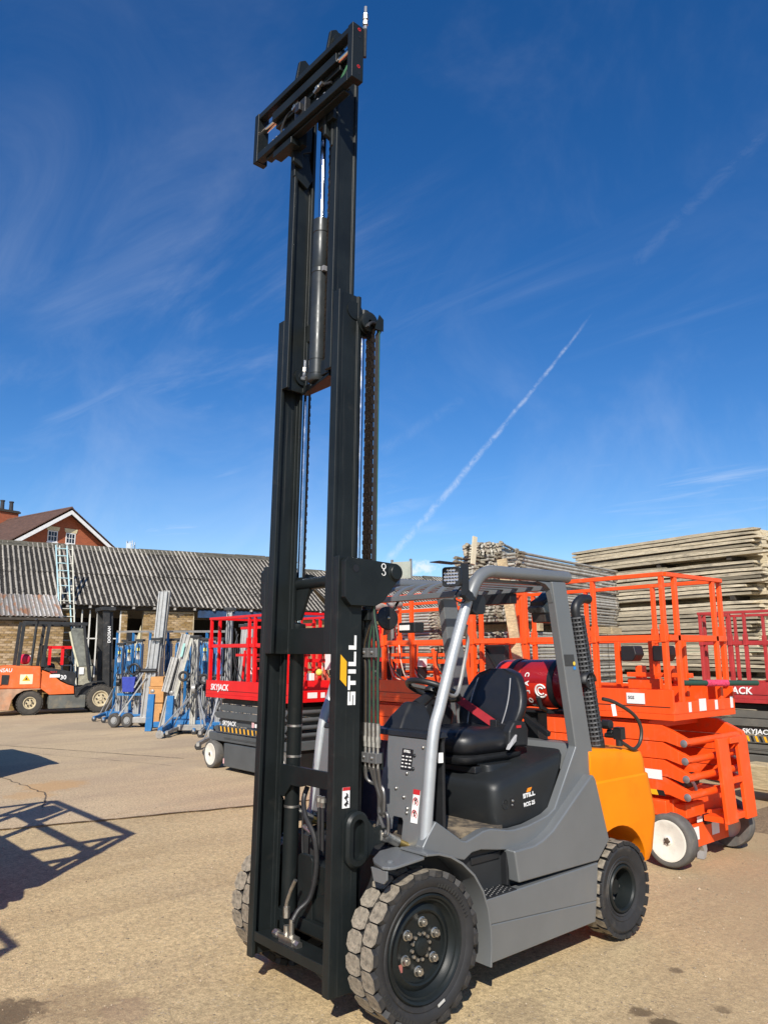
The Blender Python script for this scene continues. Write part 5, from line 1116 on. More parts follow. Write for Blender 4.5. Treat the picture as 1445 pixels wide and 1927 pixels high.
# parts stowed on the platform: control boxes and orange brackets
for x in (-.66, -.34):
    MB().prism([(x-.08, 1.60), (x+.04, 1.60), (x+.08, 1.66), (x+.06, 1.74), (x-.08, 1.74)], 'y', .45, .60).build('control_box', BLACK, A, .012)
    MB().box(x-.03, x+.03, .6, .7, 1.38, 1.56).build('box_post', ORG, A, .006)
MB().box(-.72, -.10, .5, .56, 1.46, 1.50).build('bracket', ORG, A, .005); MB().box(-.62, -.30, .35, .40, 1.36, 1.45).build('bracket', ORG, A, .005); MB().box(-.78, -.05, .6, .64, 1.40, 1.43).build('bracket', ORG, A, .005)
for x in (-.45, -.15, -.8): MB().box(x-.025, x+.025, .48, .52, 1.3, 1.78).build('bracket', ORG, A, .005)
MB().box(-2.12, -1.86, .12, .2, 1.38, 1.76).build('black_panel', BLACK, A, .008)
MB().bar((-2.1, .115, 1.72), (-1.88, .115, 1.42), .03, .01).build('panel_brace', HAZB, A)
# green sleeved pole lying on the rails, with a pink grip
pt = thing('sleeved_pole', 'dark green sleeved pole with a pink grip laid across the orange lift deck', 'pole', (.02, 3.55, 1.425))
MB().tube([(0, 0, 0), (.22, .95, -.02)], .024, 12).build('sleeve', mat('dark_green_sleeve', (.02, .06, .04), .6), pt); MB().tube([(.07, .30, -.0063), (.13, .56, -.012)], .029, 12).build('grip', mat('pink_tape', (.65, .05, .12), .6, 0, .4, 60), pt)
Bl = scissor_lift('orange scissor lift behind the steering wheel of the grey forklift', (-2.35, 3.34, 0), 2.25, 1.1, ORG, ORG, 'o', posts=(-.05, -.15, -.74, -1.22, -2.1), clutter=True)
# tool boxes on that deck
for i, (x, y, w, h_, m) in enumerate(((-1.25, .45, .16, .14, BLACK), (-.75, .5, .2, .18, REDP), (-1.7, .35, .14, .2, BLACK))): MB().box(x, x+w, y, y+.15, 1.38, 1.38+h_).build('control_box', m, Bl, .01)
for x in (-1.35, -1.15, -.95): MB().tube(bez([(x, .2, 1.78), (x+.05, .18, 1.6), (x+.1, .2, 1.42), (x+.16, .25, 1.37)], 4), .007, 6).build('control_cable', mat('pale_cable', (.6, .45, .35), .5), Bl)
Rl = scissor_lift('red scissor lift with slate grey base and SKYJACK lettering, left of the mast', (-5.30, 3.20, 0), 2.27, 1.2, REDP, SLATE, 's', zt=2.22, posts=(-2.2, -1.08, -.92, -.1), clutter=True)
decal('rule_board', PALE, Rl, (-.42, .9, 1.45), .16, .30, (1, 0, 0)); MB().sphere((-.15, .6, 1.42), .05, 10, 6).build('yellow_knob', mat('yellow_knob', (.75, .6, .1), .5), Rl)
Cl = scissor_lift('dull red scissor lift with grey base at the right edge, below the timber stack', (.51, 7.55, 0), 2.35, 1.1, DKRED, OLIVE, 's', zt=2.20, posts=(-2.3, -1.9, -1.7, -1.2, -.6, -.05))
b = MB().prism([(0, .0), (.10, .045), (.0, .09), (.03, .045)], 'y', -.002, .0, Matrix.Translation((-1.23, .026, .22))); b.build('arrow_mark', mat('dull_red_mark', (.5, .05, .07), .5), Cl); decal('mark_tail', PALE, Cl, (-1.13, .0255, .255), .16, .025, (1, 0, 0))
scissor_lift('faded red scissor lift seen through the rails of the red lift on the left', (-6.1, 5.1, 0), 2.2, 1.1, FADE, SLATE, 's', zt=2.1, posts=(-2.1, -1.7, -1.2, -.7, -.1), clutter=True)
scissor_lift('bright red scissor lift behind the orange one, seen left of the sunlit pillar', (-3.75, 5.0, 0), 2.2, 1.1, REDP, SLATE, 's', zt=2.25, posts=(-2.2, -1.8, -1.45, -1.0, -.5, -.05), clutter=True)
scissor_lift('red scissor lift farthest back, between mast and sunlit pillar', (-5.3, 6.8, 0), 2.4, 1.1, REDP, SLATE, 's', zt=2.35, posts=(-2.2, -1.6, -1.1, -.5, -.05), clutter=True)

# ================================================================ old orange forklift by the shed
OF = thing('forklift_truck', 'scruffy orange forklift with black cab frame parked by the brick shed at left', 'forklift', (-19.478, 6.209, 0), math.atan2(.983, .185))
OO = mat('scuffed_orange_paint', (.72, .14, .03), .5, 0, .12, 3, .1, 90, dirt=(.45, .22, .13), dscale=3.5, damt=.55, dlo=.5)
RC = mat('muddy_counterweight', (.40, .25, .16), .8, 0, .25, 5, .3, 60, dirt=(.62, .27, .13), dscale=3, damt=.5, dlo=.45)
DK = mat('worn_black_paint', (.02, .021, .022), .5, 0, .2, 6, dirt=(.10, .09, .08), dscale=5, damt=.4, dlo=.5)
GS = mat('muddy_grey_sill', (.10, .105, .095), .75, 0, .25, 5, dirt=(.24, .20, .14), dscale=3, damt=.6, dlo=.45)
Wd = 1.35
MB().prism([(-2.95, .74), (-2.92, 1.22), (-2.82, 1.33), (-2.55, 1.385), (-1.69, 1.35), (-1.66, .72)], 'y', .03, Wd-.03).build('rear_body', OO, OF, .05, seg=3)
for y0 in (.04, Wd-.10): MB().prism([(-1.655, .72), (-1.655, 1.24), (-1.45, 1.16), (-1.15, .92), (-.95, .82), (-.78, .77), (-.76, .56), (-1.43, .55)], 'y', y0, y0+.06).build('side_body', OO, OF, .01)
MB().prism([(-2.97, .25), (-2.9, .16), (-2.44, .15), (-2.39, .42), (-2.28, .58), (-2.1, .68), (-1.9, .70), (-1.66, .70), (-1.66, .73), (-2.97, .73)], 'y', .0, Wd).build('counterweight', RC, OF, .03)
MB().prism([(-2.96, .88), (-2.52, .86), (-2.50, 1.12), (-2.94, 1.13)], 'y', .005, .028).build('vent_grille', DK, OF)
for x in (-2.72,): MB().box(x-.03, x+.03, -.004, .006, .86, 1.12).build('vent_bar', OO, OF)
MB().prism([(-1.42, .15), (-.43, .16), (-.43, .52), (-1.43, .53)], 'y', .05, Wd-.05).build('side_sill', GS, OF, .02)
MB().prism([(-1.62, 1.25), (-1.55, 1.32), (-.80, 1.18), (-.72, 1.10), (-.77, .80), (-.95, .845), (-1.15, .95), (-1.45, 1.19)], 'y', .035, Wd-.035).build('engine_hood', DK, OF, .015)
text('30', .17, WHITE, OF, 'model_lettering', (-1.17, .031, .975), (1, 0, 0), (0, 0, 1), 0, .02); text('PRO 5', .07, PRED, OF, 'model_lettering', (-1.46, .031, 1.16), (1, 0, 0), (0, 0, 1), .2, .02); decal('label', PALE, OF, (-1.45, .0315, 1.03), .27, .09, (1, 0, 0))
text('ANSAU', .15, WHITE, OF, 'hire_lettering', (-2.88, .026, 1.20), (1, 0, 0), (0, 0, 1), .1, .01, .9)
k = decal('warning_label', mat('cream_label', (.72, .66, .45), .6), OF, (-2.22, .026, .86), .33, .27, (1, 0, 0)); decal('warning_triangle', PYEL, k, (-2.22, .024, .86), 1, 1, (1, 0, 0), pts=[(.06, .09), (.27, .09), (.165, .25)]); decal('warning_symbol', PBLK, k, (-2.22, .0222, .86), 1, 1, (1, 0, 0), pts=[(.13, .12), (.2, .12), (.165, .19)])
def owheel(x, r, y0, s, rimr):
    w = MB().lathe([(0, -.03), (.05, -.03), (.07, -.05), (rimr*.75, -.06), (rimr*.9, -.01), (rimr, -.012), (rimr*1.02, -.05)], (x, y0, r), (0, s, 0), 32).build('wheel', mat('muddy_cream_rim', (.50, .42, .27), .7, 0, .2, 10, dirt=(.15, .11, .08), damt=.6), OF)
    MB().lathe([(rimr, -.04), (rimr*1.05, -.015), (r*.86, 0), (r*.95, -.012), (r, -.035), (r, -.22), (r*.9, -.25), (rimr, -.24)], (x, y0, r), (0, s, 0), 40).build('tyre', mat('dusty_black_tyre', (.05, .045, .038), .85, 0, .2, 12, .3, 60, dirt=(.16, .13, .10), damt=.5), w)
    tb = MB().box(-.03, .03, 0, .12, -.01, .012).mesh('tread_block', MATS['dusty_black_tyre'], 0)
    for q in range(26):
        o = bpy.data.objects.new('tread_block', tb); COL.objects.link(o); o.parent = w; a = 2*pi*q/26; o.location = (x+r*sin(a), y0 if s < 0 else y0-.12, r+r*cos(a)); o.rotation_euler = (0, a, 0)
    for q in range(6): MB().cyl((x+rimr*.5*cos(q*1.047), y0-s*.06, r+rimr*.5*sin(q*1.047)), (x+rimr*.5*cos(q*1.047), y0-s*.02, r+rimr*.5*sin(q*1.047)), .022, 6).build('wheel_nut', DK, w)
for yy, s in ((.0, -1), (Wd, 1)): owheel(-.02, .40, yy, s, .23); owheel(-1.92, .335, yy+(.04 if s < 0 else -.04), s, .17)
MB().prism([(-.75, .50), (-.68, .50), (-.58, .68), (-.42, .80), (-.2, .87), (.05, .88), (.05, .91), (-.22, .90), (-.45, .84), (-.63, .72)], 'y', -.01, .28).build('front_fender', DK, OF)
MB().box(-.75, .05, .1, Wd-.1, .2, .75).build('chassis', DK, OF)
B1 = lambda p, q, w, nm='cab_post', m=DK, h=None: MB().bar(p, q, w, h).build(nm, m, OF, .008)
OM = mat('greasy_mast_steel', (.035, .034, .032), .45, .2, .3, 8, dirt=(.14, .12, .10), dscale=6, damt=.5)
for y in (.10, Wd-.10):
    B1((-2.29, y, 1.36), (-2.22, y, 2.55), .09); B1((-1.66, y, 1.33), (-1.55, y, 2.55), .09); B1((-.36, y, .95), (-.60, y, 2.52), .07)
    B1((-2.25, y, 2.58), (-.50, y, 2.56), .08, 'roof_rail', h=.09)
for i in range(7): B1((-2.15+.26*i, .12, 2.60), (-2.15+.26*i, Wd-.12, 2.60), .05, 'roof_bar', h=.03)
MB().tube(bez([(-1.96, .07, 1.38), (-1.93, .07, 1.9), (-1.90, .07, 2.45), (-1.90, .05, 2.62), (-1.93, .0, 2.68)], 5), .04, 10).build('exhaust_pipe', DK, OF)
dg = mat('grimy_screen', (.20, .205, .175), .35, 0, .25, 6, dirt=(.05, .05, .045), dscale=3, damt=.75, dlo=.45)
dr = MB().prism([(-.96, 2.30), (-.91, 2.46), (-.57, 2.46), (-.30, 1.36), (-.66, 1.34)], 'y', .16, .18).build('cab_screen', dg, OF)
MB().tube([(-.97, .15, 2.34), (-.86, .15, 1.9), (-.68, .15, 1.33)], .035, 6).build('screen_frame', mat('cream_frame', (.55, .53, .38), .6), dr)
MB().prism([(-.65, .80), (-.30, .80), (-.28, 1.34), (-.66, 1.32)], 'y', .14, .2).build('cowl', mat('grimy_cream_cowl', (.33, .31, .23), .7, 0, .3, 8, dirt=(.1, .09, .07), damt=.6), OF)
MB().box(-.65, -.52, .10, .16, 1.1, 1.3).build('white_box', PALE, OF, .01)
MB().prism([(-1.62, 1.3), (-1.25, 1.3), (-1.3, 1.42), (-1.5, 1.45), (-1.56, 1.95), (-1.66, 1.95)], 'y', .45, .95).build('seat', DK, OF, .03)
MB().tube([(-1.0+.19*cos(a)*.8, .67+.19*sin(a), 1.78+.19*cos(a)*.55) for a in [2*pi*i/20 for i in range(20)]], .018, 6, closed=True).tube([(-.75, .67, 1.35), (-1.0, .67, 1.77)], .03, 8).build('steering_wheel', DK, OF)
b = MB().box(-1.52, -1.44, .1, .16, 1.38, 1.9).box(-1.18, -1.10, .1, .16, 1.38, 1.9).box(-1.56, -.9, .1, .16, 1.84, 1.92); b.build('red_guard', REDP, OF)
gb2 = thing('gas_bottle', 'red gas bottle lying across the back of the old orange forklift', 'gas bottle', OF.matrix_world @ V((0, 0, 0)) if 0 else (-19.478, 6.209, 0), math.atan2(.983, .185))
MB().lathe([(0, 0), (.1, .02), (.15, .08), (.15, .62), (.1, .68), (0, .7)], (-2.08, .3, 1.55), (0, 1, 0), 20).build('bottle_body', mat('pinkish_red_bottle', (.62, .02, .06), .4), gb2); decal('label', PALE, gb2, (-2.02, .37, 1.44), .1, .22, (1, 0, 0))
for y in (.18, Wd-.30):                                         # twin channel mast, slightly leaning back
    MB().prism([(.08, .14), (.27, .14), (.12, 3.02), (-.07, 3.02)], 'y', y, y+.10).build('mast_upright', OM, OF, .006)
    MB().prism([(.25, .3), (.36, .3), (.24, 2.95), (.12, 2.95)], 'y', y+.10, y+.18).build('mast_upright', DK, OF, .006)
    MB().cyl((.16, y+.14, .3), (.03, y+.14, 2.9), .045, 10).build('lift_cylinder', DK, OF)
    MB().box(.34, .40, y+.0, y+.12, .15, 1.45).build('fork', DK, OF)
MB().box(-.12, .28, .1, Wd-.1, 2.98, 3.09).build('mast_head', DK, OF, .01); MB().box(.26, .32, .1, Wd-.1, .5, .62).box(.26, .32, .1, Wd-.1, 1.2, 1.3).build('carriage', DK, OF)
text('DOOSAN', .115, PALE, OF, 'maker_lettering', (.19, .176, 2.02), (-.045, 0, 1), (-1, 0, -.045), 0, .03, 1.0)

# ================================================================ material lifts and clutter in front of the shed
BLU = mat('hire_blue_paint', (.012, .14, .36), .5, 0, .15, 5, .1, 80, dirt=(.22, .25, .28), dscale=8, damt=.45, dlo=.5)
ALU = mat('mast_aluminium', (.44, .44, .43), .38, .5, .12, 8, .05, 100, dirt=(.3, .28, .25), damt=.35)
ALD = mat('weathered_aluminium', (.33, .32, .30), .5, .4, .2, 8, .1, 100, dirt=(.15, .14, .12), damt=.5)
def mastcol(p, q, w, m, parent, nm='mast_section', right=(.657, .754, 0)):
    """hollow aluminium extrusion with ribs, from p up to q"""
    p, q = V(p), V(q); d = (q-p).normalized(); r = V(right); r = (r-d*r.dot(d)).normalized(); n = d.cross(r); h = w/2
    prof = [(-h, -h*.8), (-h*.7, -h*.8), (-h*.6, -h*.5), (-h*.2, -h*.5), (-h*.12, -h*.8), (h*.12, -h*.8), (h*.2, -h*.5), (h*.6, -h*.5), (h*.7, -h*.8), (h, -h*.8), (h, h*.8), (-h, h*.8)]
    return MB().loft([[p+r*a+n*b for a, b in prof], [q+r*a+n*b for a, b in prof]]).build(nm, m, parent, smooth=0)
RZ = math.atan2(.754, .657)                                    # facing the camera
def caster(t, x, y, r=.06, m=None):
    w = MB().lathe([(0, .02), (r*.5, .02), (r*.6, .018), (r, .014), (r, -.014), (r*.6, -.018), (0, -.02)], (x, y, r), (0, 1, 0), 16).build('caster', m or RUB, t); MB().box(x-.02, x+.02, y-.03, y+.03, r, r*2.1).build('caster_fork', ALD, w)
def mlift(label, u, dep, h, w, blue=True, sticker=True, drum=False, m=None, lean=0.):
    g_ = at(u, 1231, dep); t = thing('material_lift', label, 'material lift', (g_.x, g_.y, 0), RZ, 'material lifts lined up before the shed')
    w *= .72; mastcol((0, 0, .12), (lean, 0, h), w, m or ALU, t, right=(1, 0, 0)); mastcol((w*.15, .10, .12), (w*.15+lean, .10, h-.06), w*.7, BLU if blue else ALD, t, right=(1, 0, 0))
    b = MB().box(-.30, .30, -.10, .25, .08, .20); b.build('base', BLU if blue else ALD, t, .01)
    for s in (-1, 1): MB().bar((s*.28, .1, .14), (s*.34, -.75, .10), .06).build('leg', BLU if blue else ALD, t); caster(t, s*.34, -.72); MB().bar((s*.10, -.05, .85), (s*.30, -.45, .16), .018).build('brace', ALD, t)
    if blue:
        k = MB().prism([(-w*.62+lean*.7, h-.75), (w*.62+lean*.7, h-.75), (w*.62+lean, h-.12), (w*.4+lean, h-.05), (-w*.4+lean, h-.05), (-w*.62+lean, h-.12)], 'y', -.11, -.09).build('blue_panel', BLU, t, .004)
        decal('label', PALE, k, (-w*.34+lean*.8, -.113, h-.45), w*.68, .17, (1, 0, 0))
        if sticker: MB().prism([(.055*cos(a)*(1 if i % 2 else .62), .055*sin(a)*(1 if i % 2 else .62)) for i, a in enumerate([2*pi*j/8 for j in range(8)])], 'z', 0, .002, frame_mat((lean*.85, -.1125, h-.20), (1, 0, 0), (0, 0, 1))).build('star_sticker', mat('lemon_sticker', (.80, .70, .12), .5), k)
    for q in range(3): MB().tube(bez([(.03*q-.03, -.12, h-.02-.05*q), (.05-.04*q, -.2, h-.5), (.1*(q-1), -.18, .9), (.02, -.1, .4)], 4), .008, 5).build('winch_cable', BLACK, t)
    MB().box(-.10+lean, .10+lean, -.09, .13, h, h+.06).build('mast_cap', BLACK, t, .01)
    dm = MB().lathe([(0, -.05), (.05, -.05), (.055, -.03), (.09, -.03), (.09, -.04), (.10, -.04), (.10, .04), (.09, .04), (.09, .03), (.05, .03), (0, .05)], (.04, -.16, .95), (1, 0, 0), 20).build('winch_drum', ALD if drum else BLACK, t); MB().bar((.10, -.16, .95), (.14, -.30, 1.05), .025).build('winch_handle', BLACK, dm)
    return t
mlift('blue material lift with yellow star, nearest the old forklift mast', 228, 20.4, 1.92, .16)
mlift('blue material lift with yellow star, second from the old forklift', 246, 20.0, 1.96, .16)
mlift('blue material lift with yellow star, just left of the tall silver mast', 263, 19.5, 2.0, .17)
mlift('material lift with plain white label, right of the tall silver mast', 318, 19.0, 2.0, .15, sticker=False)
mlift('material lift with white label, behind the leaning grey mast', 337, 18.6, 2.0, .15, sticker=False)
mlift('material lift with white label, right of the leaning grey mast', 357, 18.9, 1.98, .14, sticker=False)
mlift('blue material lift with star sticker, beside the red lift rails', 388, 17.6, 1.98, .16)
mlift('blue material lift seen through the near rails of the red lift', 414, 17.2, 1.98, .16)
mlift('upright grey mast lift with round winch drum beside the red lift', 368, 16.6, 2.02, .17, blue=False, drum=True, m=mat('chalky_aluminium', (.42, .41, .37), .55, .2, .15, 8, dirt=(.35, .33, .3), damt=.4))
for u, dep, la in ((430, 14.6, 'grey mast lift inside the view through the red rails'), (447, 13.8, 'silver mast lift leaning behind the red lift'), (470, 13.4, 'silver mast lift close to the forklift mast behind the red lift')): mlift(la, u, dep, 2.15 if u != 430 else 2.5, .14, blue=False, lean=.0 if u != 447 else .12)
for u, dep, la in ((236, 21.2, 'slim blue material lift in the second row, nearest the brick pier'), (303, 20.3, 'slim blue material lift in the second row, behind the orange crate'), (376, 18.6, 'slim blue material lift in the second row, behind the winch drum'), (402, 18.3, 'slim blue material lift in the second row, left of the red rails')): mlift(la, u, dep, 2.02, .15, sticker=False)
# tall silver mast in front
g_ = at(283, 1231, 18.2); T1 = thing('material_lift', 'tall silver mast lift on two rubber wheels, rising above the shed eave', 'material lift', (g_.x, g_.y, 0), RZ)
mastcol((-.02, 0, .15), (.12, 0, 2.0), .24, ALU, T1, right=(1, 0, 0)); mastcol((.08, .08, .5), (.235, .08, 3.17), .21, ALU, T1, right=(1, 0, 0)); mastcol((.2, .14, 1.6), (.31, .14, 3.2), .14, ALD, T1, right=(1, 0, 0))
MB().box(-.28, .3, -.2, .35, .10, .24).build('base', ALD, T1, .02); MB().box(.05, .35, -.18, -.14, 2.0, 2.06).box(.27, .33, -.22, -.14, 1.93, 2.07).build('clamp', BLACK, T1, .01)
for x in (-.72, -.42): 
    w_ = MB().lathe([(0, .05), (.06, .05), (.07, .03), (.10, .03)], (x, -.1, .165), (-.25, -1, 0), 20).build('wheel', ALU, T1); MB().lathe([(.085, .04), (.11, .055), (.15, .05), (.165, .02), (.165, -.03), (.15, -.06), (.085, -.05)], (x, -.1, .165), (-.25, -1, 0), 28).build('tyre', mat('worn_grey_tyre', (.06, .055, .05), .8, 0, .2, 20), w_)
MB().bar((-.62, -.15, .25), (-.02, -.12, 1.15), .028).build('brace', ALU, T1); MB().bar((-.30, -.1, .9), (-.02, -.1, 1.4), .03).build('brace', ALU, T1); MB().bar((-.7, -.1, .165), (-.2, -.05, .2), .05).build('axle', ALD, T1)
MB().cyl((-.28, -.12, 1.30), (.2, -.12, 1.30), .045, 10).build('winch', BLACK, T1); MB().tube([(-.30+.12*cos(a), -.18, 1.33+.12*sin(a)) for a in [2*pi*i/20 for i in range(20)]], .028, 8, closed=True).build('hand_wheel', BLACK, T1)
# leaning grey mast and blue fork legs
g_ = at(324, 1231, 17.2); T2 = thing('material_lift', 'weathered grey mast lift leaning right, standing between the blue legs', 'material lift', (g_.x, g_.y, 0), RZ)
mastcol((-.12, 0, .0), (.28, .15, 2.12), .20, ALD, T2, right=(1, 0, 0)); mastcol((-.08, -.1, .85), (.08, -.02, 1.6), .15, ALD, T2, right=(1, 0, 0))
MB().bar((.12, -.05, .7), (.42, .1, 2.1), .05).build('stay', CR, T2); decal('label', mat('teal_label', (.3, .55, .5), .5), T2, (.19, -.02, 1.62), .05, .3, (1, .1, 0), (.2, 0, 1))
for u, v, hgt, la in ((280, 1376, .80, 'left one of two upright blue fork legs in front of the orange box'), (316, 1382, .80, 'right one of two upright blue fork legs in front of the leaning mast')):
    p = on_ = CAM+pix(u, v)*(-CAM.z/pix(u, v).z); t = thing('lift_leg', la, 'lift leg', (p.x, p.y, 0), RZ)
    MB().prism([(-.08, 0), (.06, 0), (.08, .1), (.10, hgt), (-.04, hgt)], 'y', -.04, .06).build('leg', BLU, t, .008); MB().box(.10, .62, .0, .09, .08, .20).build('foot_bar', BLU, t, .008); w_ = MB().lathe([(0, .03), (.03, .03), (.045, .02), (.045, -.02), (0, -.03)], (.04, .01, hgt+.06), (0, -1, 0), 16).build('roller', ALD, t)
g_ = at(301, 1231, 18.0); OB = thing('crate', 'orange plywood crate stacked behind the blue fork legs', 'crate', (g_.x, g_.y, 0), RZ)
OP = mat('orange_plywood', (.50, .25, .085), .75, 0, .15, 6, dirt=(.35, .2, .1), damt=.4)
for i, (w, z0, z1) in enumerate(((.16, .1, .55), (.17, .57, .92), (.15, .94, 1.16))): MB().box(-w, w, -.12, .3, z0, z1).build('box_tier', OP, OB, .012)
MB().box(-.18, .18, -.13, .31, .905, .935).build('lid_strip', OP, OB)
g_ = at(352, 1231, 16.6); T3 = thing('material_lift', 'low blue lift base with white model number, at the foot of the grey masts', 'material lift', (g_.x, g_.y, 0), RZ)
MB().box(-.35, .45, 0, .5, .12, .28).prism([(-.1, .3), (.1, .3), (.24, .6), (.16, .64)], 'y', .1, .2).build('base', BLU, T3, .015); text('-18', .13, PALE, T3, 'model_lettering', (.06, -.003, .15), (1, 0, 0), (0, 0, 1), .1, .02)
for x0, x1, y1 in ((-.30, -.25, -.9), (.42, .75, -.75)): MB().bar((x0, .1, .2), (x1, y1, .16), .09, .11).build('leg', BLU, T3, .008); caster(T3, x1, y1, .08, ALD)
for p, q in (((.32, .1, 1.0), (-.22, -.8, .22)), ((.2, .1, 1.05), (.55, -.4, .2)), ((.85, -.2, 1.2), (.72, -.7, .2))): MB().bar(p, q, .028).build('brace', ALU, T3)
for x, y, z in ((.42, -.1, 1.15), (.62, .0, 1.1), (-.1, .2, 1.2)): MB().tube([(x+.09*cos(a), y, z+.09*sin(a)) for a in [2*pi*i/16 for i in range(16)]], .03, 8, closed=True).build('spare_wheel', RUB, T3)
g_ = at(245, 1231, 19.2); T4 = thing('work_bin', 'dark blue plastic bin among the material lifts left of the silver mast', 'bin', (g_.x, g_.y, 0), RZ)
MB().prism([(-.14, .75), (.14, .75), (.17, 1.12), (-.17, 1.12)], 'y', 0, .2).build('bin_body', mat('royal_blue_plastic', (.03, .05, .32), .4), T4, .01); MB().box(-.3, .3, .1, .14, .66, .72).build('bin_shelf', BLU, T4)
p = at(222, 1190, 20.6); q = at(430, 1190, 17.4); RR = thing('storage_rail', 'grey steel rail running across the tops of the material lifts', 'rail', (0, 0, 0))
MB().bar(p+V((0, 0, .02)), q+V((0, 0, .02)), .05).build('rail_bar', ALD, RR)
for i in range(7): c = V(p).lerp(V(q), i/6); MB().bar((c.x, c.y, 0), (c.x, c.y, c.z), .05).build('rail_post', BLU, RR)
# ================================================================ timber stack, scaffold frames, odds and ends at the right
def woodmat(name, c, rnd=.3, green=(.22, .20, .12)):
    m = bpy.data.materials.new(name); m.use_nodes = True; T = m.node_tree; b = T.nodes['Principled BSDF']; b.inputs['Roughness'].default_value = .9; b.inputs['Specular IOR Level'].default_value = .2
    o = nd('ShaderNodeTexCoord', T).outputs['Object']; oi = nd('ShaderNodeObjectInfo', T)
    cb = nd('ShaderNodeCombineXYZ', T)
    for k, a in enumerate((31, 17, 23)): lk(fm('MULTIPLY', oi.outputs['Random'], a, tree=T), cb.inputs[k], T)
    ad = nd('ShaderNodeVectorMath', T); ad.operation = 'ADD'; lk(o, ad.inputs[0], T); lk(cb.outputs[0], ad.inputs[1], T)
    mp_ = nd('ShaderNodeMapping', T); lk(ad.outputs[0], mp_.inputs[0], T); mp_.inputs['Scale'].default_value = (1.4, 14, 22)
    grain = ramp(noise(mp_.outputs[0], 3, 6, .7, .4, T), .25, .75, .6, 1.3, tree=T)
    h = nd('ShaderNodeHueSaturation', T); h.inputs['Color'].default_value = c+(1,); lk(fm('MULTIPLY', grain, ramp(oi.outputs['Random'], 0, 1, 1-rnd, 1+rnd, tree=T, smooth=False), tree=T), h.inputs['Value'], T)
    mx_ = nd('ShaderNodeMix', T); mx_.data_type = 'RGBA'; lk(ramp(noise(ad.outputs[0], 2.6, 6, .7, tree=T), .48, .7, 0, .65, tree=T), mx_.inputs['Factor'], T); lk(h.outputs[0], mx_.inputs[6], T); mx_.inputs[7].default_value = green+(1,)
    lk(mx_.outputs[2], b.inputs['Base Color'], T)
    bn = nd('ShaderNodeBump', T); bn.inputs['Strength'].default_value = .5; bn.inputs['Distance'].default_value = .008; lk(grain, bn.inputs['Height'], T); lk(bn.outputs[0], b.inputs['Normal'], T)
    return m
BOARD = woodmat('weathered_board', (.45, .385, .27), .52, green=(.20, .175, .13)); BEAM = woodmat('pale_beam', (.50, .40, .24), .1, (.35, .28, .18))
random.seed(21)
def boardmesh(L, w, t, k):
    b = MB(); rings = []; n = 7; bow = random.uniform(-.012, .012)
    for i in range(n+1):
        x = L*i/n; z = bow*sin(pi*i/n)+random.uniform(-.003, .003); e = .012 if i in (0, n) else 0
        tt = t*random.uniform(.84, 1.0)
        rings.append([V((x, 0+e, z)), V((x, w-e, z)), V((x+random.uniform(-.02, .02)*(i in (0, n)), w-e, z+tt-e)), V((x+random.uniform(-.04, .04)*(i in (0, n)), 0+e, z+tt-e))])
    me = b.loft(rings).mesh('board', BOARD, 0); return me
BM = [boardmesh(3.95, .225, .056, k) for k in range(7)]
ux, uy = -.993, .121
R0 = CAM+V((_d.x, _d.y, 0)).normalized()*12.5+_r*(.490*12.5); brz = math.atan2(uy, ux)
def board(x, y, z, label, cat='board', group='timber boards in the tall stack', xs=1.):
    o = bpy.data.objects.new('timber_board', random.choice(BM)); COL.objects.link(o)
    p = V((R0.x, R0.y, 0))+V((ux, uy, 0))*x+V((-uy, ux, 0))*y
    o.location = (p.x, p.y, z); o.rotation_euler = (random.uniform(-.012, .012), random.uniform(-.002, .002), brz+random.uniform(-.006, .006)); o.scale = (xs, 1, 1)
    return tag(o, label, cat, group)
# local Y points to the camera; front faces stand at y = 0
bundles = [(.16, 17, 'bottom'), (1.36, 18, 'middle'), (2.62, 8, 'upper middle'), (3.29, 7, 'topmost')]
def ordn(k): return ('first second third fourth fifth sixth seventh eighth ninth tenth'.split()+['%dth' % q for q in range(11, 60)])[k-1] if k not in (21, 22, 23, 31, 32, 33, 41, 42, 43) else '%d%s' % (k, {1: 'st', 2: 'nd', 3: 'rd'}[k % 10])
def nth(i, n): k = n-i; return 'top' if k == 1 else ordn(k)+' from the top'
for z0, n, nm in bundles:
    for i in range(n):
        x = random.uniform(-.17, .13)+(.14 if nm in ('middle', 'bottom') else 0)+(.25 if (nm == 'upper middle' and i < 3) else 0); 
        board(x, -.225+random.uniform(-.02, .02), z0+i*.0655, 'weathered timber board, %s in the %s bundle of the tall stack' % (nth(i, n), nm))
board(1.75, -.23, 3.175, 'short weathered board ending halfway along the gap below the top bundle', xs=.6)
board(.05, -.21, 3.085+.05, 'single weathered board in the gap below the top bundle of the stack')
bulk = MB()
for z0, n, nm in bundles:
    for i in range(n):
        for c in (1, 2, 3): a = random.uniform(-.12, .12); bulk.box(a+.05, a+3.95, -.24*c-.23, -.24*c-.01, z0+i*.0655+random.uniform(0, .004), z0+i*.0655+.058)
for z0_, z1_ in ((1.27, 1.36), (2.54, 2.62), (3.14, 3.29)):
    for c in (2, 3): bulk.box(.1, 3.9, -.24*c-.23, -.24*c-.01, z0_, z1_)
bk = bulk.build('stacked_boards', BOARD, smooth=0); bk.location = (R0.x, R0.y, 0); bk.rotation_euler = (0, 0, brz); tag(bk, kind='stuff')
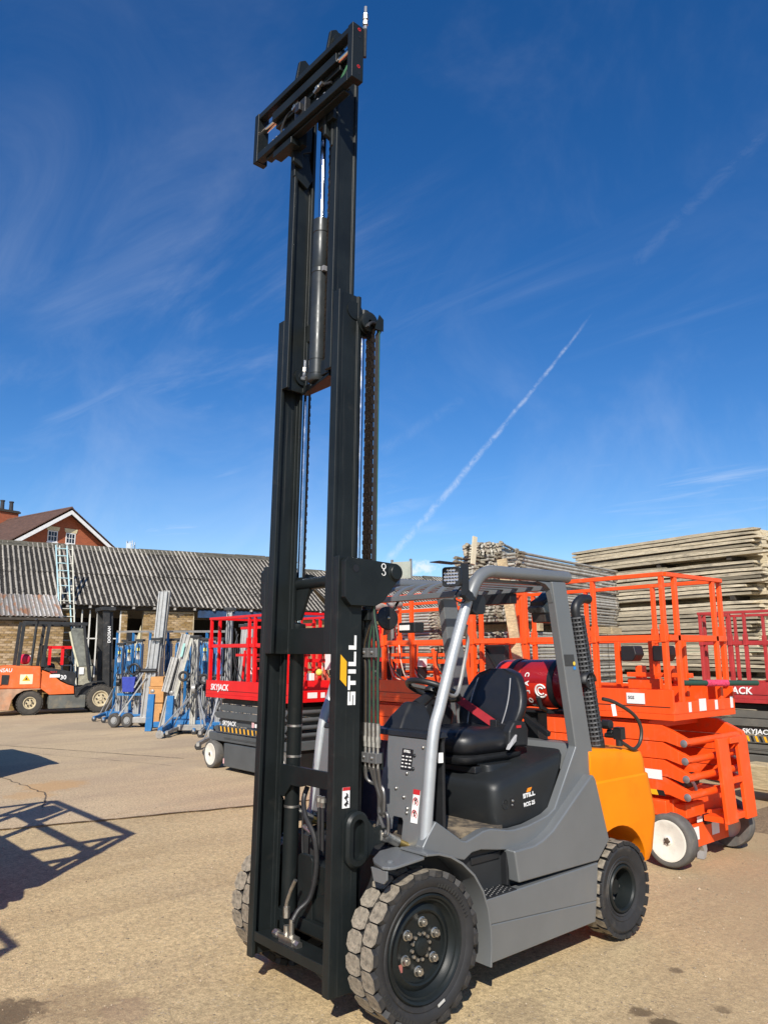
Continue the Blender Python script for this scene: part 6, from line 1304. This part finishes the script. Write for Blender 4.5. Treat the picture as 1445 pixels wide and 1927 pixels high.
for z in (.08, 1.285, 2.545, 3.225):
    for x, wh in ((.5, 'right'), (1.9, 'middle'), (3.4, 'left')):
        o = MB().box(-.04, .04, -.95, -.02, 0, .07).build('bearer', WOODD); p = V((R0.x, R0.y, 0))+V((ux, uy, 0))*x; o.location = (p.x, p.y, z); o.rotation_euler = (0, 0, brz); tag(o, 'dark timber bearer, %s one under the %s bundle of the tall timber stack' % (wh, {.08: 'bottom', 1.285: 'middle', 2.545: 'upper middle', 3.225: 'topmost'}[z]), 'bearer', 'bearers in the timber stack')
for i in range(34):
    if i in (12, 13, 24): continue
    board(-4.05+random.uniform(-.15, .08), -.85+random.uniform(-.03, .03), .2+i*.086, 'weathered timber board of the second stack at the right edge', group='boards of the second timber stack')
    COL.objects[-1]['label'] = 'weathered timber board, %s in the second stack at the right edge' % nth(i, 34)
# stack of galvanised scaffold frames
GALV = mat('dull_galvanised_tube', (.44, .42, .36), .6, .25, .2, 14, .15, 80, dirt=(.17, .145, .11), dscale=9, damt=.6, dlo=.48, rnd=.22)
COUP = mat('rusty_coupler', (.30, .265, .20), .75, .2, .35, 30, .3, 60, rnd=.3)
v_ = V((-.178, .984, 0)); K = V((-2.71, 4.84, 0)); vrz = math.atan2(v_.y, v_.x)
def framemesh(L, w, k):
    random.seed(100+k); b = MB(); r = .0195
    for y in (0, w): b.tube([(0, y, 0), (L*.3, y+random.uniform(-.01, .01), random.uniform(-.004, .004)), (L*.65, y, random.uniform(-.004, .004)), (L, y, 0)], r, 8)
    for y in (w*.25, w*.5, w*.75): b.cyl((.03, y, 0), (L-.03, y, 0), r*.95, 6)
    for x in (.12, L-.12): b.cyl((x, .01, 0), (x, w-.01, 0), r*.9, 8)
    t = b.mesh('scaffold_section', GALV, 50); t.materials.append(COUP)
    c = MB()
    for x, y in ((.0, 0), (.0, w), (.0, w*.33), (.0, w*.66), (L, 0), (L, w)):
        for q in range(2): 
            a = V((x+random.uniform(-.035, .035), y+random.uniform(-.04, .04), random.uniform(-.012, .012)))
            c.bar(a+V((-.035, 0, random.uniform(-.012, .012))), a+V((.035, random.uniform(-.03, .03), random.uniform(-.012, .012))), .024, .022)
        c.cyl((x-.03, y, .0), (x+.05, y, 0), .024, 8)
    for x in (.12,): 
        for q in range(4): a = V((x, w*q/3.2+.05, 0)); c.bar(a+V((-.05, -.02, .01)), a+V((.03, .03, -.01)), .02)
    m2 = c.mesh('c', COUP, 0); bm = bmesh.new(); bm.from_mesh(t); n0 = len(bm.faces); bm.from_mesh(m2); bm.faces.ensure_lookup_table()
    for f in bm.faces[n0:]: f.material_index = 1
    bm.to_mesh(t); bm.free(); bpy.data.meshes.remove(m2); return t
FM = [framemesh(3.05, .92, k) for k in range(5)]; FS = [framemesh(.85, .45, k+9) for k in range(3)]
random.seed(31)
def frame_(z, label, ms=FM, off=(0, 0), rot=0.):
    o = bpy.data.objects.new('scaffold_section', random.choice(ms)); COL.objects.link(o); lft = V((-v_.y, v_.x, 0))
    p = K+v_*(off[0]+random.uniform(-.03, .03))+lft*(off[1]+random.uniform(-.015, .015)); o.location = (p.x, p.y, z+random.uniform(-.003, .003)); o.rotation_euler = (random.uniform(-.006, .006), random.uniform(-.003, .003), vrz+rot+random.uniform(-.006, .006))
    return tag(o, label, 'scaffolding', 'galvanised scaffold frames stacked flat')
for i in range(44): frame_(.14+.0415*i, 'galvanised scaffold frame, %s in the lower bundle of the tube stack' % nth(i, 44))
for i in range(21): frame_(2.085+.0415*i, 'galvanised scaffold frame, %s in the upper bundle of the tube stack' % nth(i, 21))
for i in range(5): frame_(2.95+.034*i, 'short scaffold frame, %s in the small pile crowning the tube stack' % nth(i, 5), FS, (.12, .33), .30)
for x, wh in ((.4, 'near'), (1.5, 'middle'), (2.7, 'far')):
    o = MB().box(x, x+.09, -.06, 1.0, 1.955, 2.05).build('bearer', BEAM); o.location = K; o.rotation_euler = (0, 0, vrz); tag(o, 'pale timber bearer, the %s one between the two bundles of scaffold frames' % wh, 'bearer', 'bearers in the frame stack')
o = MB().box(2.2, 3.1, -.05, .02, 1.955, 2.05).build('bearer', BEAM); o.location = K; o.rotation_euler = (0, 0, vrz); tag(o, 'long pale timber bearer at the far end of the frame stack', 'bearer')
for x, wh in ((.35, 'left'), (1.25, 'middle'), (2.6, 'right')):
    o = MB().box(x, x+.006, -.030, -.026, .1, 2.0).build('binding_wire', WOODD); o.location = K; o.rotation_euler = (0, 0, vrz); tag(o, 'thin dark binding wire, %s one down the side of the frame stack' % wh, 'wire', 'binding wires on the frame stack')
b = MB().bar((0, 0, 0), (0, .05, .34), .07, .02); o = b.build('webbing_strap', mat('cream_webbing', (.62, .56, .40), .8)); o.location = at(889, 1043, 9.2); o.location.z -= .12; tag(o, 'cream webbing strap round the small pile on top of the tube stack', 'strap')
# more frames behind the sunlit pillar, a leaning plank
for i in range(34):
    o = bpy.data.objects.new('scaffold_section', random.choice(FS)); COL.objects.link(o); p = at(872, 1231, 10.6); o.location = (p.x+random.uniform(-.02, .02), p.y, .9+.042*i); o.rotation_euler = (0, 0, vrz+1.35+random.uniform(-.02, .02)); tag(o, 'small scaffold frame, %s in the narrow pile behind the sunlit pillar' % nth(i, 34), 'scaffolding', 'small frames piled behind the pillar')
pk = MB().bar(at(944, 1052, 8.55), at(984, 1300, 8.35), .11, .04, up=(.4, -.9, .1)).build('timber_plank', BEAM); tag(pk, 'pale plank leaning against the scaffold frame stack behind the cab', 'plank')
# baulk of timber in the earth bank, right edge
bb = MB().box(0, 3.2, 0, .30, .12, .40).build('timber_baulk', BEAM, bevel=.02); bb.location = (-.95, 6.62, 0); bb.rotation_euler = (0, 0, -.12); tag(bb, 'pale timber baulk lying on the earth bank below the right-hand lift', 'timber baulk')
# poles with yellow ends on a rack, number board
random.seed(41)
for i in range(22):
    p = at(775+random.uniform(0, 78), 1158+random.uniform(-9, 12), 12.4); dr = V((-.95, .31, 0)).normalized()
    o = MB().lathe([(.012, 0), (.030, 0), (.030, 1.6), (0, 1.6)], (0, 0, 0), dr, 12).build('scaffold_pole', mat('yellow_ended_pole', (.52, .42, .20), .6, .2, .2, 20, rnd=.3)); o.location = p; tag(o, 'short pole seen end-on in the bundle on the rack, between mast and pillar', 'pole', 'poles bundled on the rack')
rk = thing('pole_rack', 'dark pole rack behind the red lifts, between mast and sunlit pillar', 'rack', (0, 0, 0))
a, c = at(735, 1178, 12.9), at(860, 1178, 12.3)
for p in (a, c): MB().bar((p.x, p.y, 0), (p.x, p.y, 2.25), .08).build('rack_post', WOODD, rk)
MB().bar(a, c, .06).build('rack_shelf', ORG, rk); q = V((-.75, .65, 0)); MB().bar(a+q*1.2, c+q*1.2, .06).build('rack_shelf', ORG, rk)
MB().bar(at(735, 1215, 13.4), at(865, 1215, 12.9), .03, .75).build('rack_back', DARK, rk)
sg = thing('number_board', 'grey-green painted board with a white number 8, above the cab roof bars', 'board', (0, 0, 0))
p0_ = at(738, 1090, 11.2); p1_ = at(773, 1088, 11.2); ri = (p1_-p0_).normalized(); M_ = frame_mat(p0_, ri, (0, 0, 1))
MB().box(0, (p1_-p0_).length, 0, .25, -.02, 0, M_).build('board', mat('grey_green_board', (.30, .33, .28), .7, 0, .15, 8, dirt=(.4, .36, .3), damt=.5), sg)
text('8', .20, WHITE, sg, 'number', M_ @ V((.02, .05, .002)), ri, (0, 0, 1), 0, .02)
for x in (.0, (p1_-p0_).length): p = M_ @ V((x, 0, -.03)); MB().bar((p.x, p.y, 0), (p.x, p.y, p.z+.29), .03).build('post', ALD, sg)
pf = thing('grey_tube', 'grey galvanised tube with a clamp, lying level behind the hydraulic hoses', 'tube', (0, 0, 0))
MB().cyl(at(696, 1145, 8.8), at(752, 1138, 9.6), .045, 14).build('tube_body', GALV, pf)
# ================================================================ machines just outside the left edge, whose shadows fall into the picture
Sl = scissor_lift('orange scissor lift just outside the left edge, its rails throwing a shadow on the yard', (-1.85, -2.86, 0), 2.25, 1.1, ORG, ORG, 'o', posts=(-.05, -1.6, -2.2), clutter=False, rw=1.5)
MB().box(-2.1, -1.75, .95, 1.15, 1.86, 2.2).build('control_box', BLACK, Sl, .02)
ck = thing('shadow_cabinet', 'unseen blue cabinet added outside the left edge to cast a solid shadow', 'cabinet', (-7.9, -1.75, 0))  # added out of view as a solid shadow caster for the slab
MB().box(-2.4, 0, 0, 1.7, .12, 1.62).build('body', BLU, ck, .02); MB().prism([(-2.45, 1.62), (.05, 1.62), (.05, 1.68), (-1.2, 1.75), (-2.45, 1.68)], 'y', -.05, 1.75).build('roof', ALD, ck)
for k in range(2): MB().box(.001, .02, .06+.8*k, .82+.8*k, .2, 1.55).build('door', BLU, ck, .004)
for y in (.1, 1.5): MB().box(-2.4, 0, y, y+.1, 0, .118).build('skid', WOODD, ck)
for p, q in (((-.5, .3, 1.7), (-.1, .9, 2.15)), ((-.1, .9, 1.65), (-.1, .9, 2.2)), ((-.6, 1.5, 1.65), (-.1, .9, 2.15))): MB().bar(p, q, .05).build('lifting_frame', ALD, ck)
MB().bar((-.1, .9, 2.13), (.18, 1.3, 2.10), .035).build('lifting_frame', ALD, ck)
scissor_lift('orange scissor lift nearest the camera, outside the left edge', (.45, -4.55, 0), 2.25, 1.1, ORG, ORG, 'o', posts=(-.05, -.85, -1.6, -2.2))
